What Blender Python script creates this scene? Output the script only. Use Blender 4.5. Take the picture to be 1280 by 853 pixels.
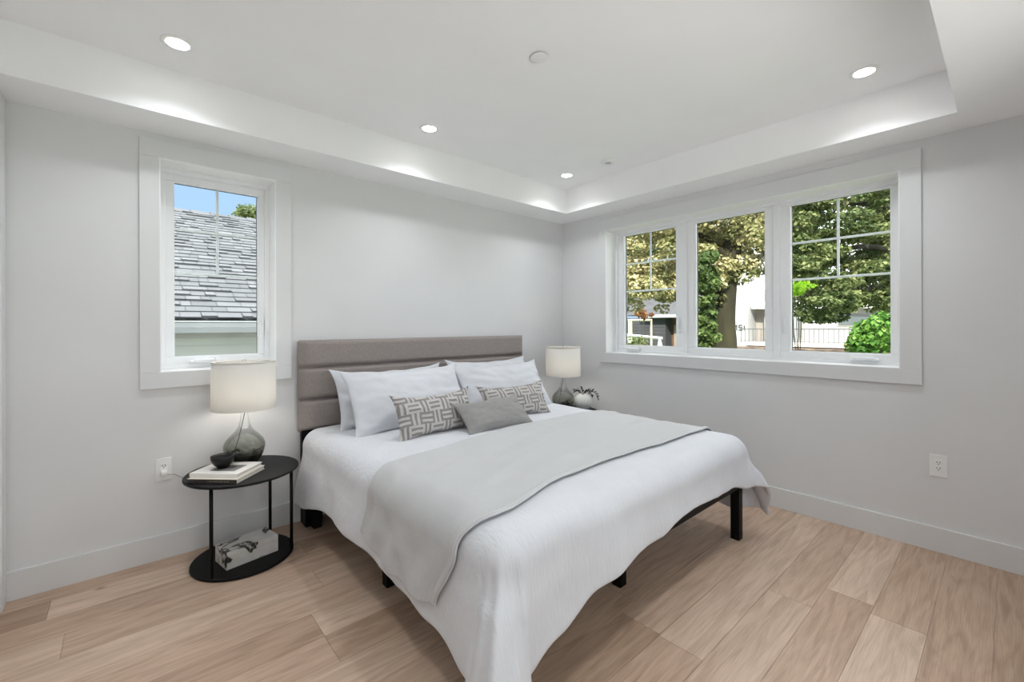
import bpy, bmesh, math, random
import numpy as np
from mathutils import Vector, Matrix, noise

PI = math.pi
scene = bpy.context.scene
for o in list(bpy.data.objects):
    bpy.data.objects.remove(o, do_unlink=True)
COL = scene.collection

# ------------------------------------------------------------------ camera
F_PX, YAW, Y0, ROLL = 546.85, 0.8502, 407.58, -0.0037
cam_d = bpy.data.cameras.new('camera')
cam_d.sensor_fit = 'HORIZONTAL'
cam_d.sensor_width = 36.0
cam_d.lens = F_PX / 1280 * 36.0
cam_d.shift_y = -(426.5 - Y0) / 1280
cam_d.clip_start = 0.02
cam_d.clip_end = 300
cam = bpy.data.objects.new('camera', cam_d)
COL.objects.link(cam)
fw = Vector((math.cos(YAW), math.sin(YAW), 0))
rt = Vector((math.sin(YAW), -math.cos(YAW), 0))
up = Vector((0, 0, 1))
r2 = rt * math.cos(ROLL) + up * math.sin(ROLL)
u2 = up * math.cos(ROLL) - rt * math.sin(ROLL)
cam.matrix_world = Matrix(((r2.x, u2.x, -fw.x, -3.564), (r2.y, u2.y, -fw.y, -3.2245),
                           (r2.z, u2.z, -fw.z, 1.3313), (0, 0, 0, 1)))
scene.camera = cam

# ------------------------------------------------------------------ sky, sun, exposure
LAMP_POWER = 22.0       # watts of each recessed ceiling lamp
LAMP_COLOR = (0.91, 0.96, 1.0)
scene.view_settings.view_transform = 'Standard'
scene.view_settings.look = 'None'
scene.view_settings.gamma = 1.0
scene.view_settings.use_curve_mapping = False
scene.view_settings.exposure = 0.85
scene.cycles.use_denoising = True
scene.cycles.max_bounces = 14
scene.cycles.diffuse_bounces = 8
scene.cycles.transparent_max_bounces = 24
scene.cycles.sample_clamp_indirect = 6.0

world = bpy.data.worlds.new('sky')
scene.world = world
world.use_nodes = True
wn, wl = world.node_tree.nodes, world.node_tree.links
wn.clear()
w_out = wn.new('ShaderNodeOutputWorld')
w_bg = wn.new('ShaderNodeBackground')
w_tc = wn.new('ShaderNodeTexCoord')
w_sep = wn.new('ShaderNodeSeparateXYZ')
w_rmp = wn.new('ShaderNodeValToRGB')
w_rmp.color_ramp.elements[0].position = 0.0
w_rmp.color_ramp.elements[0].color = (0.24, 0.34, 0.48, 1)
w_rmp.color_ramp.elements[1].position = 0.62           # bright haze overhead
w_rmp.color_ramp.elements[1].color = (2.4, 2.45, 2.5, 1)
w_e = w_rmp.color_ramp.elements.new(0.38)
w_e.color = (0.21, 0.325, 0.49, 1)
w_noi = wn.new('ShaderNodeTexNoise')
w_noi.inputs['Scale'].default_value = 1.6
w_noi.inputs['Detail'].default_value = 6
w_add = wn.new('ShaderNodeMath'); w_add.operation = 'MULTIPLY_ADD'
w_add.inputs[1].default_value = 0.55
w_dir = wn.new('ShaderNodeVectorMath'); w_dir.operation = 'DOT_PRODUCT'
w_dir.inputs[1].default_value = (0.75, -0.66, 0)
w_cr = wn.new('ShaderNodeValToRGB')           # clouds stand over the street and garden sides (east and south)
w_cr.color_ramp.elements[0].position = 0.60
w_cr.color_ramp.elements[1].position = 0.72
w_mix = wn.new('ShaderNodeMix'); w_mix.data_type = 'RGBA'
w_mix.inputs[7].default_value = (1.45, 1.47, 1.5, 1)
wl.new(w_tc.outputs['Generated'], w_sep.inputs[0])
wl.new(w_sep.outputs['Z'], w_rmp.inputs[0])
wl.new(w_tc.outputs['Generated'], w_noi.inputs['Vector'])
wl.new(w_tc.outputs['Generated'], w_dir.inputs[0])
wl.new(w_dir.outputs['Value'], w_add.inputs[0])
wl.new(w_noi.outputs['Fac'], w_add.inputs[2])
wl.new(w_add.outputs[0], w_cr.inputs[0])
wl.new(w_cr.outputs['Color'], w_mix.inputs[0])
wl.new(w_rmp.outputs['Color'], w_mix.inputs[6])
wl.new(w_mix.outputs[2], w_bg.inputs['Color'])
w_bg.inputs['Strength'].default_value = 1.25
wl.new(w_bg.outputs[0], w_out.inputs[0])

sun_d = bpy.data.lights.new('sun', 'SUN')
sun_d.energy = 4.6
sun_d.angle = math.radians(1.0)
sun_d.color = (1.0, 0.94, 0.84)
sun = bpy.data.objects.new('sun', sun_d)
COL.objects.link(sun)
sun.rotation_euler = Vector((0.70, 0.36, -0.62)).to_track_quat('-Z', 'Y').to_euler()
sun.location = (-6, -6, 9)

for nm, loc, rot, sx, sy in (('sky_portal_south', (-2.375, -3.99, 1.54), (PI / 2, 0, 0), 2.75, 1.5),
                             ('sky_portal_east', (0.26, -1.69, 1.67), (0, PI / 2, 0), 1.2, 2.2),
                             ('sky_portal_north', (-3.125, 0.26, 1.69), (-PI / 2, 0, 0), 0.6, 1.2)):
    ld = bpy.data.lights.new(nm, 'AREA')
    ld.shape = 'RECTANGLE'; ld.size = sx; ld.size_y = sy
    ld.cycles.is_portal = True
    lo = bpy.data.objects.new(nm, ld)
    COL.objects.link(lo)
    lo.location = loc
    lo.rotation_euler = rot

# ------------------------------------------------------------------ object helpers
def tag(o, label=None, cat=None, group=None, kind=None):
    if label: o['label'] = label
    if cat: o['category'] = cat
    if group: o['group'] = group
    if kind: o['kind'] = kind
    return o

def empty(name, loc, rotz=0, label=None, cat=None, group=None, kind=None):
    o = bpy.data.objects.new(name, None)
    o.empty_display_size = 0.1
    COL.objects.link(o)
    o.location = loc
    o.rotation_euler = (0, 0, rotz)
    return tag(o, label, cat, group, kind)

def obj(name, bm, m, parent=None, smooth=False, bevel=0.0, seg=2, sub=0):
    me = bpy.data.meshes.new(name)
    if isinstance(bm, tuple):
        me.from_pydata(bm[0], [], bm[1])
    else:
        bmesh.ops.recalc_face_normals(bm, faces=bm.faces)
        bm.to_mesh(me); bm.free()
    ms = m if isinstance(m, (list, tuple)) else [m]
    for x in ms:
        me.materials.append(x)
    if smooth:
        me.polygons.foreach_set('use_smooth', [True] * len(me.polygons))
    o = bpy.data.objects.new(name, me)
    COL.objects.link(o)
    if parent: o.parent = parent
    if bevel:
        b = o.modifiers.new('bevel', 'BEVEL'); b.width = bevel; b.segments = seg; b.limit_method = 'ANGLE'
        b.angle_limit = math.radians(40)
        me.polygons.foreach_set('use_smooth', [True] * len(me.polygons))
        w = o.modifiers.new('wn', 'WEIGHTED_NORMAL')
    if sub:
        s = o.modifiers.new('sub', 'SUBSURF'); s.levels = sub; s.render_levels = sub
    return o

def box(bm, a, b, mi=0):
    x0, y0, z0 = a; x1, y1, z1 = b
    v = [bm.verts.new(p) for p in ((x0, y0, z0), (x1, y0, z0), (x1, y1, z0), (x0, y1, z0),
                                   (x0, y0, z1), (x1, y0, z1), (x1, y1, z1), (x0, y1, z1))]
    for f in ((0, 3, 2, 1), (4, 5, 6, 7), (0, 1, 5, 4), (1, 2, 6, 5), (2, 3, 7, 6), (3, 0, 4, 7)):
        bm.faces.new([v[i] for i in f]).material_index = mi
    return bm

def boxes(*ab):
    bm = bmesh.new()
    for a, b in ab:
        box(bm, a, b)
    return bm

def lathe(prof, n=48, bm=None, c=(0, 0, 0), cap=False):
    bm = bm or bmesh.new()
    rings = []
    for r, z in prof:
        if r < 1e-6:
            rings.append([bm.verts.new((c[0], c[1], c[2] + z))])
        else:
            rings.append([bm.verts.new((c[0] + r * math.cos(2 * PI * i / n), c[1] + r * math.sin(2 * PI * i / n), c[2] + z)) for i in range(n)])
    for A, B in zip(rings, rings[1:]):
        if len(A) == 1 and len(B) == 1: continue
        for i in range(n):
            j = (i + 1) % n
            if len(A) == 1: bm.faces.new((A[0], B[i], B[j]))
            elif len(B) == 1: bm.faces.new((A[i], A[j], B[0]))
            else: bm.faces.new((A[i], A[j], B[j], B[i]))
    return bm

def tube(pts, r, n=10, bm=None, caps=True):
    bm = bm or bmesh.new()
    pts = [Vector(p) for p in pts]
    rr = r if isinstance(r, (list, tuple)) else [r] * len(pts)
    rings = []
    ref = None
    for i, p in enumerate(pts):
        t = (pts[min(i + 1, len(pts) - 1)] - pts[max(i - 1, 0)]).normalized()
        if ref is None:
            ref = Vector((1, 0, 0)) if abs(t.x) < 0.8 else Vector((0, 1, 0))
        a = (ref - t * ref.dot(t)).normalized()
        b = t.cross(a)
        ref = a
        rings.append([bm.verts.new(p + (a * math.cos(2 * PI * k / n) + b * math.sin(2 * PI * k / n)) * rr[i]) for k in range(n)])
    for A, B in zip(rings, rings[1:]):
        for k in range(n):
            j = (k + 1) % n
            bm.faces.new((A[k], A[j], B[j], B[k]))
    if caps:
        bm.faces.new(rings[0][::-1]); bm.faces.new(rings[-1])
    return bm

def smoothline(pts, n=6):
    out = []
    P = [Vector(p) for p in pts]
    for i in range(len(P) - 1):
        p0, p1, p2, p3 = P[max(i - 1, 0)], P[i], P[i + 1], P[min(i + 2, len(P) - 1)]
        for k in range(n):
            t = k / n
            out.append(0.5 * ((2 * p1) + (p2 - p0) * t + (2 * p0 - 5 * p1 + 4 * p2 - p3) * t * t + (3 * p1 - p0 - 3 * p2 + p3) * t ** 3))
    out.append(P[-1])
    return out

# ------------------------------------------------------------------ material helpers
def mat(name, col=(0.8, 0.8, 0.8), rough=0.5, metal=0.0, spec=0.5):
    m = bpy.data.materials.new(name)
    m.use_nodes = True
    b = m.node_tree.nodes['Principled BSDF']
    b.inputs['Base Color'].default_value = (*col, 1)
    b.inputs['Roughness'].default_value = rough
    b.inputs['Metallic'].default_value = metal
    b.inputs['Specular IOR Level'].default_value = spec
    return m

def nodes(m):
    return m.node_tree.nodes, m.node_tree.links, m.node_tree.nodes['Principled BSDF']

def vary(m, c0, c1, scale=5.0, detail=4.0, stretch=(1, 1, 1), coord='Object', lo=0.3, hi=0.7, bump=0.0, dist=0.01, bscale=None, bstretch=None):
    """two-tone noise in the base colour and a bump from a second noise"""
    n, l, b = nodes(m)
    tc = n.new('ShaderNodeTexCoord')
    mp = n.new('ShaderNodeMapping'); mp.inputs['Scale'].default_value = stretch
    nz = n.new('ShaderNodeTexNoise'); nz.inputs['Scale'].default_value = scale; nz.inputs['Detail'].default_value = detail
    cr = n.new('ShaderNodeValToRGB')
    cr.color_ramp.elements[0].position = lo; cr.color_ramp.elements[0].color = (*c0, 1)
    cr.color_ramp.elements[1].position = hi; cr.color_ramp.elements[1].color = (*c1, 1)
    l.new(tc.outputs[coord], mp.inputs[0]); l.new(mp.outputs[0], nz.inputs['Vector'])
    l.new(nz.outputs['Fac'], cr.inputs[0]); l.new(cr.outputs[0], b.inputs['Base Color'])
    if bump:
        mp2 = n.new('ShaderNodeMapping'); mp2.inputs['Scale'].default_value = bstretch or stretch
        l.new(tc.outputs[coord], mp2.inputs[0])
        n2 = n.new('ShaderNodeTexNoise'); n2.inputs['Scale'].default_value = bscale or scale; n2.inputs['Detail'].default_value = 3
        l.new(mp2.outputs[0], n2.inputs['Vector'])
        bp = n.new('ShaderNodeBump'); bp.inputs['Strength'].default_value = bump; bp.inputs['Distance'].default_value = dist
        l.new(n2.outputs['Fac'], bp.inputs['Height']); l.new(bp.outputs[0], b.inputs['Normal'])
    return m

M = {}
M['wall'] = vary(mat('wall_paint', rough=0.85, spec=0.2), (0.715, 0.715, 0.72), (0.735, 0.735, 0.74), 3.0, bump=0.03, dist=0.002, bscale=180)
M['ceil'] = vary(mat('ceiling_paint', rough=0.9, spec=0.15), (0.90, 0.90, 0.91), (0.92, 0.92, 0.93), 3.0)
M['trim'] = vary(mat('trim_paint', rough=0.45), (0.70, 0.705, 0.71), (0.72, 0.725, 0.73), 4.0)
M['lining'] = vary(mat('white_gloss_paint', rough=0.4), (0.88, 0.88, 0.88), (0.90, 0.90, 0.90), 4.0)
M['vinyl'] = vary(mat('white_vinyl', rough=0.35), (0.87, 0.88, 0.89), (0.89, 0.90, 0.91), 4.0)
M['plastic'] = vary(mat('white_plastic', rough=0.35), (0.82, 0.82, 0.81), (0.84, 0.84, 0.83), 6.0)
M['slot'] = mat('dark_slot', (0.03, 0.03, 0.03), 0.6)
M['black'] = vary(mat('black_metal', rough=0.5, spec=0.18), (0.003, 0.003, 0.003), (0.005, 0.005, 0.005), 30.0)
M['blackwood'] = vary(mat('black_stained_wood', rough=0.5, spec=0.2), (0.004, 0.004, 0.005), (0.010, 0.010, 0.011), 6.0, stretch=(2, 14, 2), bump=0.12, dist=0.001, bscale=40)
M['chrome'] = mat('brushed_nickel', (0.6, 0.6, 0.6), 0.25, 1.0)
M['ceramic'] = vary(mat('black_ceramic', rough=0.3, spec=0.35), (0.004, 0.004, 0.004), (0.009, 0.009, 0.009), 12.0)

def emission(name, col, s):
    m = bpy.data.materials.new(name); m.use_nodes = True
    n, l = m.node_tree.nodes, m.node_tree.links
    n.clear()
    o = n.new('ShaderNodeOutputMaterial'); e = n.new('ShaderNodeEmission')
    e.inputs['Color'].default_value = (*col, 1); e.inputs['Strength'].default_value = s
    l.new(e.outputs[0], o.inputs[0])
    return m
M['lamp_lens'] = emission('lit_lens', (1.0, 0.98, 0.94), 14.0)
M['bulb'] = emission('lit_bulb', (1.0, 0.94, 0.85), 17.0)

def pane_glass(name, tint=(0.97, 0.985, 0.98)):
    m = bpy.data.materials.new(name); m.use_nodes = True
    n, l = m.node_tree.nodes, m.node_tree.links
    n.clear()
    o = n.new('ShaderNodeOutputMaterial'); mx = n.new('ShaderNodeMixShader')
    t = n.new('ShaderNodeBsdfTransparent'); g = n.new('ShaderNodeBsdfGlossy'); f = n.new('ShaderNodeFresnel')
    t.inputs[0].default_value = (*tint, 1); g.inputs['Roughness'].default_value = 0.0
    f.inputs[0].default_value = 1.14
    l.new(f.outputs[0], mx.inputs[0]); l.new(t.outputs[0], mx.inputs[1]); l.new(g.outputs[0], mx.inputs[2]); l.new(mx.outputs[0], o.inputs[0])
    return m
M['pane'] = pane_glass('window_glass')

# smoky glass of the table lamps: grey tint gathering into a dark swirl at the foot
def lamp_glass():
    m = bpy.data.materials.new('smoky_glass'); m.use_nodes = True
    n, l = m.node_tree.nodes, m.node_tree.links
    n.clear()
    o = n.new('ShaderNodeOutputMaterial'); mx = n.new('ShaderNodeMixShader')
    t = n.new('ShaderNodeBsdfTransparent'); g = n.new('ShaderNodeBsdfGlossy'); f = n.new('ShaderNodeFresnel')
    g.inputs['Roughness'].default_value = 0.03
    f.inputs[0].default_value = 1.3
    ge = n.new('ShaderNodeNewGeometry'); fm = n.new('ShaderNodeMath'); fm.operation = 'MULTIPLY'; iv = n.new('ShaderNodeMath'); iv.operation = 'MULTIPLY_ADD'; iv.inputs[1].default_value = -0.65; iv.inputs[2].default_value = 1.0
    l.new(ge.outputs['Backfacing'], iv.inputs[0]); l.new(f.outputs[0], fm.inputs[0]); l.new(iv.outputs[0], fm.inputs[1])
    tc = n.new('ShaderNodeTexCoord'); sp = n.new('ShaderNodeSeparateXYZ')
    nz = n.new('ShaderNodeTexNoise'); nz.inputs['Scale'].default_value = 14; nz.inputs['Detail'].default_value = 5; nz.inputs['Distortion'].default_value = 1.5
    ma = n.new('ShaderNodeMath'); ma.operation = 'MULTIPLY_ADD'; ma.inputs[1].default_value = 0.11; ma.inputs[2].default_value = -0.055
    ad = n.new('ShaderNodeMath'); ad.operation = 'ADD'
    mr = n.new('ShaderNodeMapRange'); mr.inputs[1].default_value = 0.0; mr.inputs[2].default_value = 0.24
    cr = n.new('ShaderNodeValToRGB')
    e = cr.color_ramp.elements
    e[0].position = 0.0; e[0].color = (0.05, 0.05, 0.05, 1)
    e[1].position = 1.0; e[1].color = (0.985, 0.99, 0.985, 1)
    for p, c in ((0.24, (0.12, 0.12, 0.11, 1)), (0.33, (0.56, 0.56, 0.52, 1)), (0.55, (0.72, 0.73, 0.69, 1)), (0.8, (0.92, 0.93, 0.92, 1))):
        k = e.new(p); k.color = c
    l.new(tc.outputs['Object'], sp.inputs[0]); l.new(tc.outputs['Object'], nz.inputs['Vector'])
    l.new(nz.outputs['Fac'], ma.inputs[0]); l.new(sp.outputs['Z'], ad.inputs[0]); l.new(ma.outputs[0], ad.inputs[1])
    l.new(ad.outputs[0], mr.inputs[0]); l.new(mr.outputs[0], cr.inputs[0]); l.new(cr.outputs[0], t.inputs[0])
    l.new(fm.outputs[0], mx.inputs[0]); l.new(t.outputs[0], mx.inputs[1]); l.new(g.outputs[0], mx.inputs[2]); l.new(mx.outputs[0], o.inputs[0])
    return m
M['lampglass'] = lamp_glass()

def shade_fabric():
    m = mat('cream_linen_shade', (0.80, 0.78, 0.745), 0.9, spec=0.1)
    n, l, b = nodes(m)
    tc = n.new('ShaderNodeTexCoord'); nz = n.new('ShaderNodeTexNoise'); nz.inputs['Scale'].default_value = 500
    bp = n.new('ShaderNodeBump'); bp.inputs['Strength'].default_value = 0.1; bp.inputs['Distance'].default_value = 0.001
    l.new(tc.outputs['Object'], nz.inputs['Vector']); l.new(nz.outputs['Fac'], bp.inputs['Height']); l.new(bp.outputs[0], b.inputs['Normal'])
    tr = n.new('ShaderNodeBsdfTranslucent'); tr.inputs[0].default_value = (0.84, 0.81, 0.75, 1)
    mx = n.new('ShaderNodeMixShader'); mx.inputs[0].default_value = 0.3
    out = n['Material Output']
    l.new(b.outputs[0], mx.inputs[1]); l.new(tr.outputs[0], mx.inputs[2]); l.new(mx.outputs[0], out.inputs[0])
    return m
M['shade'] = shade_fabric()

def fabric(name, c0, c1, scale=60, bump=0.25, dist=0.002, bscale=300, rough=0.95, stretch=(1, 1, 1), bstretch=None, coord='Object'):
    m = mat(name, rough=rough, spec=0.1)
    vary(m, c0, c1, scale, 3, stretch, coord, bump=bump, dist=dist, bscale=bscale, bstretch=bstretch)
    nodes(m)[2].inputs['Sheen Weight'].default_value = 0.15
    return m
M['greige'] = fabric('greige_upholstery', (0.27, 0.235, 0.22), (0.32, 0.28, 0.265), 90, 0.4, 0.002, 260)
M['white_cotton'] = fabric('white_cotton', (0.62, 0.63, 0.665), (0.65, 0.66, 0.695), 8, 0.35, 0.006, 26)
M['duvet'] = fabric('white_crinkled_cotton', (0.66, 0.67, 0.705), (0.69, 0.70, 0.735), 8, 0.6, 0.006, 40, bstretch=(2.4, 0.7, 0.35))
M['grey_velvet'] = fabric('grey_velvet', (0.28, 0.272, 0.266), (0.315, 0.305, 0.297), 60, 0.3, 0.002, 160)
M['ticking'] = fabric('pale_mattress_cloth', (0.6, 0.6, 0.6), (0.65, 0.65, 0.65), 20)

def waffle():
    m = mat('pale_grey_waffle_knit', (0.55, 0.55, 0.56), 0.95, spec=0.1)
    n, l, b = nodes(m)
    uv = n.new('ShaderNodeUVMap')
    sx = n.new('ShaderNodeSeparateXYZ'); l.new(uv.outputs[0], sx.inputs[0])
    def sine(out, k):
        a = n.new('ShaderNodeMath'); a.operation = 'MULTIPLY'; a.inputs[1].default_value = k
        s = n.new('ShaderNodeMath'); s.operation = 'SINE'
        l.new(out, a.inputs[0]); l.new(a.outputs[0], s.inputs[0]); return s.outputs[0]
    ad = n.new('ShaderNodeMath'); ad.operation = 'ADD'
    l.new(sine(sx.outputs[0], 900), ad.inputs[0]); l.new(sine(sx.outputs[1], 620), ad.inputs[1])
    mr = n.new('ShaderNodeMapRange'); mr.inputs[1].default_value = -2; mr.inputs[2].default_value = 2
    l.new(ad.outputs[0], mr.inputs[0])
    cr = n.new('ShaderNodeValToRGB')
    cr.color_ramp.elements[0].color = (0.50, 0.50, 0.505, 1); cr.color_ramp.elements[1].color = (0.66, 0.66, 0.67, 1)
    l.new(mr.outputs[0], cr.inputs[0]); l.new(cr.outputs[0], b.inputs['Base Color'])
    bp = n.new('ShaderNodeBump'); bp.inputs['Strength'].default_value = 0.5; bp.inputs['Distance'].default_value = 0.003
    l.new(mr.outputs[0], bp.inputs['Height']); l.new(bp.outputs[0], b.inputs['Normal'])
    return m
M['waffle'] = waffle()

def maze():
    """raised cream bars woven over and under on a grey ground"""
    m = mat('grey_and_cream_maze_weave', (0.5, 0.5, 0.5), 0.95, spec=0.1)
    n, l, b = nodes(m)
    uv = n.new('ShaderNodeUVMap')
    nz = n.new('ShaderNodeTexNoise'); nz.inputs['Scale'].default_value = 9
    l.new(uv.outputs[0], nz.inputs['Vector'])
    wob = n.new('ShaderNodeVectorMath'); wob.operation = 'MULTIPLY_ADD'
    wob.inputs[1].default_value = (0.016, 0.016, 0); l.new(nz.outputs['Color'], wob.inputs[0]); l.new(uv.outputs[0], wob.inputs[2])
    ck = n.new('ShaderNodeTexChecker'); ck.inputs['Scale'].default_value = 14.0
    l.new(wob.outputs[0], ck.inputs['Vector'])
    sp = n.new('ShaderNodeSeparateXYZ'); l.new(wob.outputs[0], sp.inputs[0])
    mx = n.new('ShaderNodeMix'); mx.data_type = 'FLOAT'
    l.new(ck.outputs['Fac'], mx.inputs[0]); l.new(sp.outputs[0], mx.inputs[2]); l.new(sp.outputs[1], mx.inputs[3])
    a = n.new('ShaderNodeMath'); a.operation = 'MULTIPLY'; a.inputs[1].default_value = 14.0 * 2.5 * 2 * PI
    s = n.new('ShaderNodeMath'); s.operation = 'SINE'
    l.new(mx.outputs[0], a.inputs[0]); l.new(a.outputs[0], s.inputs[0])
    cr = n.new('ShaderNodeValToRGB')
    cr.color_ramp.elements[0].position = 0.35; cr.color_ramp.elements[0].color = (0.27, 0.252, 0.242, 1)
    cr.color_ramp.elements[1].position = 0.55; cr.color_ramp.elements[1].color = (0.53, 0.505, 0.49, 1)
    mr = n.new('ShaderNodeMapRange'); mr.inputs[1].default_value = -1; mr.inputs[2].default_value = 1
    l.new(s.outputs[0], mr.inputs[0]); l.new(mr.outputs[0], cr.inputs[0]); l.new(cr.outputs[0], b.inputs['Base Color'])
    bp = n.new('ShaderNodeBump'); bp.inputs['Strength'].default_value = 0.6; bp.inputs['Distance'].default_value = 0.004
    l.new(mr.outputs[0], bp.inputs['Height']); l.new(bp.outputs[0], b.inputs['Normal'])
    return m
M['maze'] = maze()

def oak():
    m = mat('oiled_oak', (0.5, 0.36, 0.25), 0.42, spec=0.35)
    n, l, b = nodes(m)
    at = n.new('ShaderNodeAttribute'); at.attribute_name = 'plank'
    tc = n.new('ShaderNodeTexCoord')
    off = n.new('ShaderNodeVectorMath'); off.operation = 'MULTIPLY_ADD'; off.inputs[1].default_value = (37.0, 53.0, 11.0)
    l.new(at.outputs['Color'], off.inputs[0]); l.new(tc.outputs['Object'], off.inputs[2])
    mp = n.new('ShaderNodeMapping'); mp.inputs['Scale'].default_value = (1.1, 9.0, 1.0)
    l.new(off.outputs[0], mp.inputs[0])
    n1 = n.new('ShaderNodeTexNoise'); n1.inputs['Scale'].default_value = 2.2; n1.inputs['Detail'].default_value = 6; n1.inputs['Distortion'].default_value = 1.4
    l.new(mp.outputs[0], n1.inputs['Vector'])
    mp2 = n.new('ShaderNodeMapping'); mp2.inputs['Scale'].default_value = (3.0, 90.0, 1.0)
    l.new(off.outputs[0], mp2.inputs[0])
    n2 = n.new('ShaderNodeTexNoise'); n2.inputs['Scale'].default_value = 2.5; n2.inputs['Detail'].default_value = 3
    l.new(mp2.outputs[0], n2.inputs['Vector'])
    base = n.new('ShaderNodeValToRGB')
    e = base.color_ramp.elements
    e[0].position = 0.0; e[0].color = (0.40, 0.278, 0.200, 1)
    e[1].position = 1.0; e[1].color = (0.64, 0.495, 0.390, 1)
    k = e.new(0.5); k.color = (0.535, 0.390, 0.295, 1)
    sp = n.new('ShaderNodeSeparateColor'); l.new(at.outputs['Color'], sp.inputs[0]); l.new(sp.outputs[0], base.inputs[0])
    g1 = n.new('ShaderNodeValToRGB')
    g1.color_ramp.elements[0].position = 0.32; g1.color_ramp.elements[0].color = (0.80, 0.76, 0.72, 1)
    g1.color_ramp.elements[1].position = 0.62; g1.color_ramp.elements[1].color = (1.06, 1.05, 1.04, 1)
    l.new(n1.outputs['Fac'], g1.inputs[0])
    g2 = n.new('ShaderNodeValToRGB')
    g2.color_ramp.elements[0].position = 0.3; g2.color_ramp.elements[0].color = (0.88, 0.86, 0.84, 1)
    g2.color_ramp.elements[1].position = 0.6; g2.color_ramp.elements[1].color = (1.03, 1.03, 1.03, 1)
    l.new(n2.outputs['Fac'], g2.inputs[0])
    # scattered small knots
    vo = n.new('ShaderNodeTexVoronoi'); vo.inputs['Scale'].default_value = 1.0
    mpv = n.new('ShaderNodeMapping'); mpv.inputs['Scale'].default_value = (1.5, 2.6, 1.0)
    l.new(off.outputs[0], mpv.inputs[0]); l.new(mpv.outputs[0], vo.inputs['Vector'])
    kr = n.new('ShaderNodeValToRGB')
    kr.color_ramp.elements[0].position = 0.012; kr.color_ramp.elements[0].color = (0.42, 0.33, 0.27, 1)
    kr.color_ramp.elements[1].position = 0.05; kr.color_ramp.elements[1].color = (1, 1, 1, 1)
    l.new(vo.outputs['Distance'], kr.inputs[0])
    def mul(a, c):
        x = n.new('ShaderNodeMix'); x.data_type = 'RGBA'; x.blend_type = 'MULTIPLY'; x.inputs[0].default_value = 1.0
        l.new(a, x.inputs[6]); l.new(c, x.inputs[7]); return x.outputs[2]
    c = mul(mul(mul(base.outputs[0], g1.outputs[0]), g2.outputs[0]), kr.outputs[0])
    l.new(c, b.inputs['Base Color'])
    bp = n.new('ShaderNodeBump'); bp.inputs['Strength'].default_value = 0.12; bp.inputs['Distance'].default_value = 0.001
    l.new(n2.outputs['Fac'], bp.inputs['Height']); l.new(bp.outputs[0], b.inputs['Normal'])
    return m
M['oak'] = oak()

# ------------------------------------------------------------------ room shell
SOF, CEIL = 2.44, 2.6786          # soffit and tray heights
XW, YS = -4.03, -3.72             # west and south walls
T = 0.26                          # wall thickness
W1 = (-3.425, -2.827, 1.072, 2.300)   # clear opening of the north window: x0 x1 z0 z1
W2 = (-2.778, -0.590, 1.062, 2.270)   # clear opening of the east window: y0 y1 z0 z1
TOPZ = 2.95

def structure(o, label, cat):
    return tag(o, label, cat, kind='structure')

structure(obj('wall_north', boxes(
    ((XW - T, 0, -1.0), (W1[0], T, TOPZ)), ((W1[1], 0, -1.0), (T, T, TOPZ)),
    ((W1[0], 0, -1.0), (W1[1], T, W1[2])), ((W1[0], 0, W1[3]), (W1[1], T, TOPZ))), M['wall']),
    'light grey painted wall behind the bed with the tall narrow window', 'wall')
structure(obj('wall_east', boxes(
    ((0, YS - T, -1.0), (T, W2[0], TOPZ)), ((0, W2[1], -1.0), (T, 0, TOPZ)),
    ((0, W2[0], -1.0), (T, W2[1], W2[2])), ((0, W2[0], W2[3]), (T, W2[1], TOPZ))), M['wall']),
    'light grey painted wall on the right with the wide three-part window', 'wall')
structure(obj('wall_west', boxes(((XW - T, YS, -1.0), (XW, 0, TOPZ))), M['wall']),
    'light grey painted wall at the far left edge of the view', 'wall')
W3 = (-3.75, -1.00, 0.80, 2.28)       # unseen window added behind the photographer for fill light: x0 x1 z0 z1
structure(obj('wall_south', boxes(((XW - T, YS - T, -1.0), (W3[0], YS, TOPZ)), ((W3[1], YS - T, -1.0), (0, YS, TOPZ)),
    ((W3[0], YS - T, -1.0), (W3[1], YS, W3[2])), ((W3[0], YS - T, W3[3]), (W3[1], YS, TOPZ))), M['wall']),
    'light grey painted wall behind the photographer', 'wall')

# ceiling: tray slab, its upright faces and the lower border as one continuous plastered surface
TX0, TX1, TY0, TY1 = -3.985, -0.305, -3.045, -0.3275
structure(obj('ceiling', boxes(
    ((XW - T, YS - T, CEIL), (T, T, TOPZ)),
    ((XW, TY1, SOF), (0, 0, CEIL)), ((XW, YS, SOF), (0, TY0, CEIL)),
    ((TX1, TY0, SOF), (0, TY1, CEIL)), ((XW, TY0, SOF), (TX0, TY1, CEIL))), M['ceil']),
    'white tray ceiling with a lowered border around the recess', 'ceiling')

# floor: individual planks, 0.19 wide, running along x
rng = random.Random(7)
fv, ff, fc = [], [], []
PW = 0.19
row = 0
y = -2.417 + 13 * PW
while y > YS - 0.05:
    y1, y0 = y, y - PW
    x = XW - 0.1 - rng.uniform(0.0, 1.6)
    if abs(y1 + 2.607) < 0.02: x = -1.08 - 1.9 * 2
    while x < 0.02:
        ln = rng.uniform(1.25, 2.2)
        a, b = max(x, XW - 0.05), min(x + ln, 0.02)
        if b > a + 0.01:
            i = len(fv)
            g = 0.0007
            h = 0.0012
            fv += [(a + g, y0 + g, 0), (b - g, y0 + g, 0), (b - g, y1 - g, 0), (a + g, y1 - g, 0)]
            ff.append((i, i + 1, i + 2, i + 3))
            t = min(1, max(0, rng.gauss(0.55, 0.24)))
            fc.append((t, rng.random(), rng.random(), 1))
        x += ln
    y -= PW
bmf = bmesh.new()
cl = bmf.loops.layers.float_color.new('plank')
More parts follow.
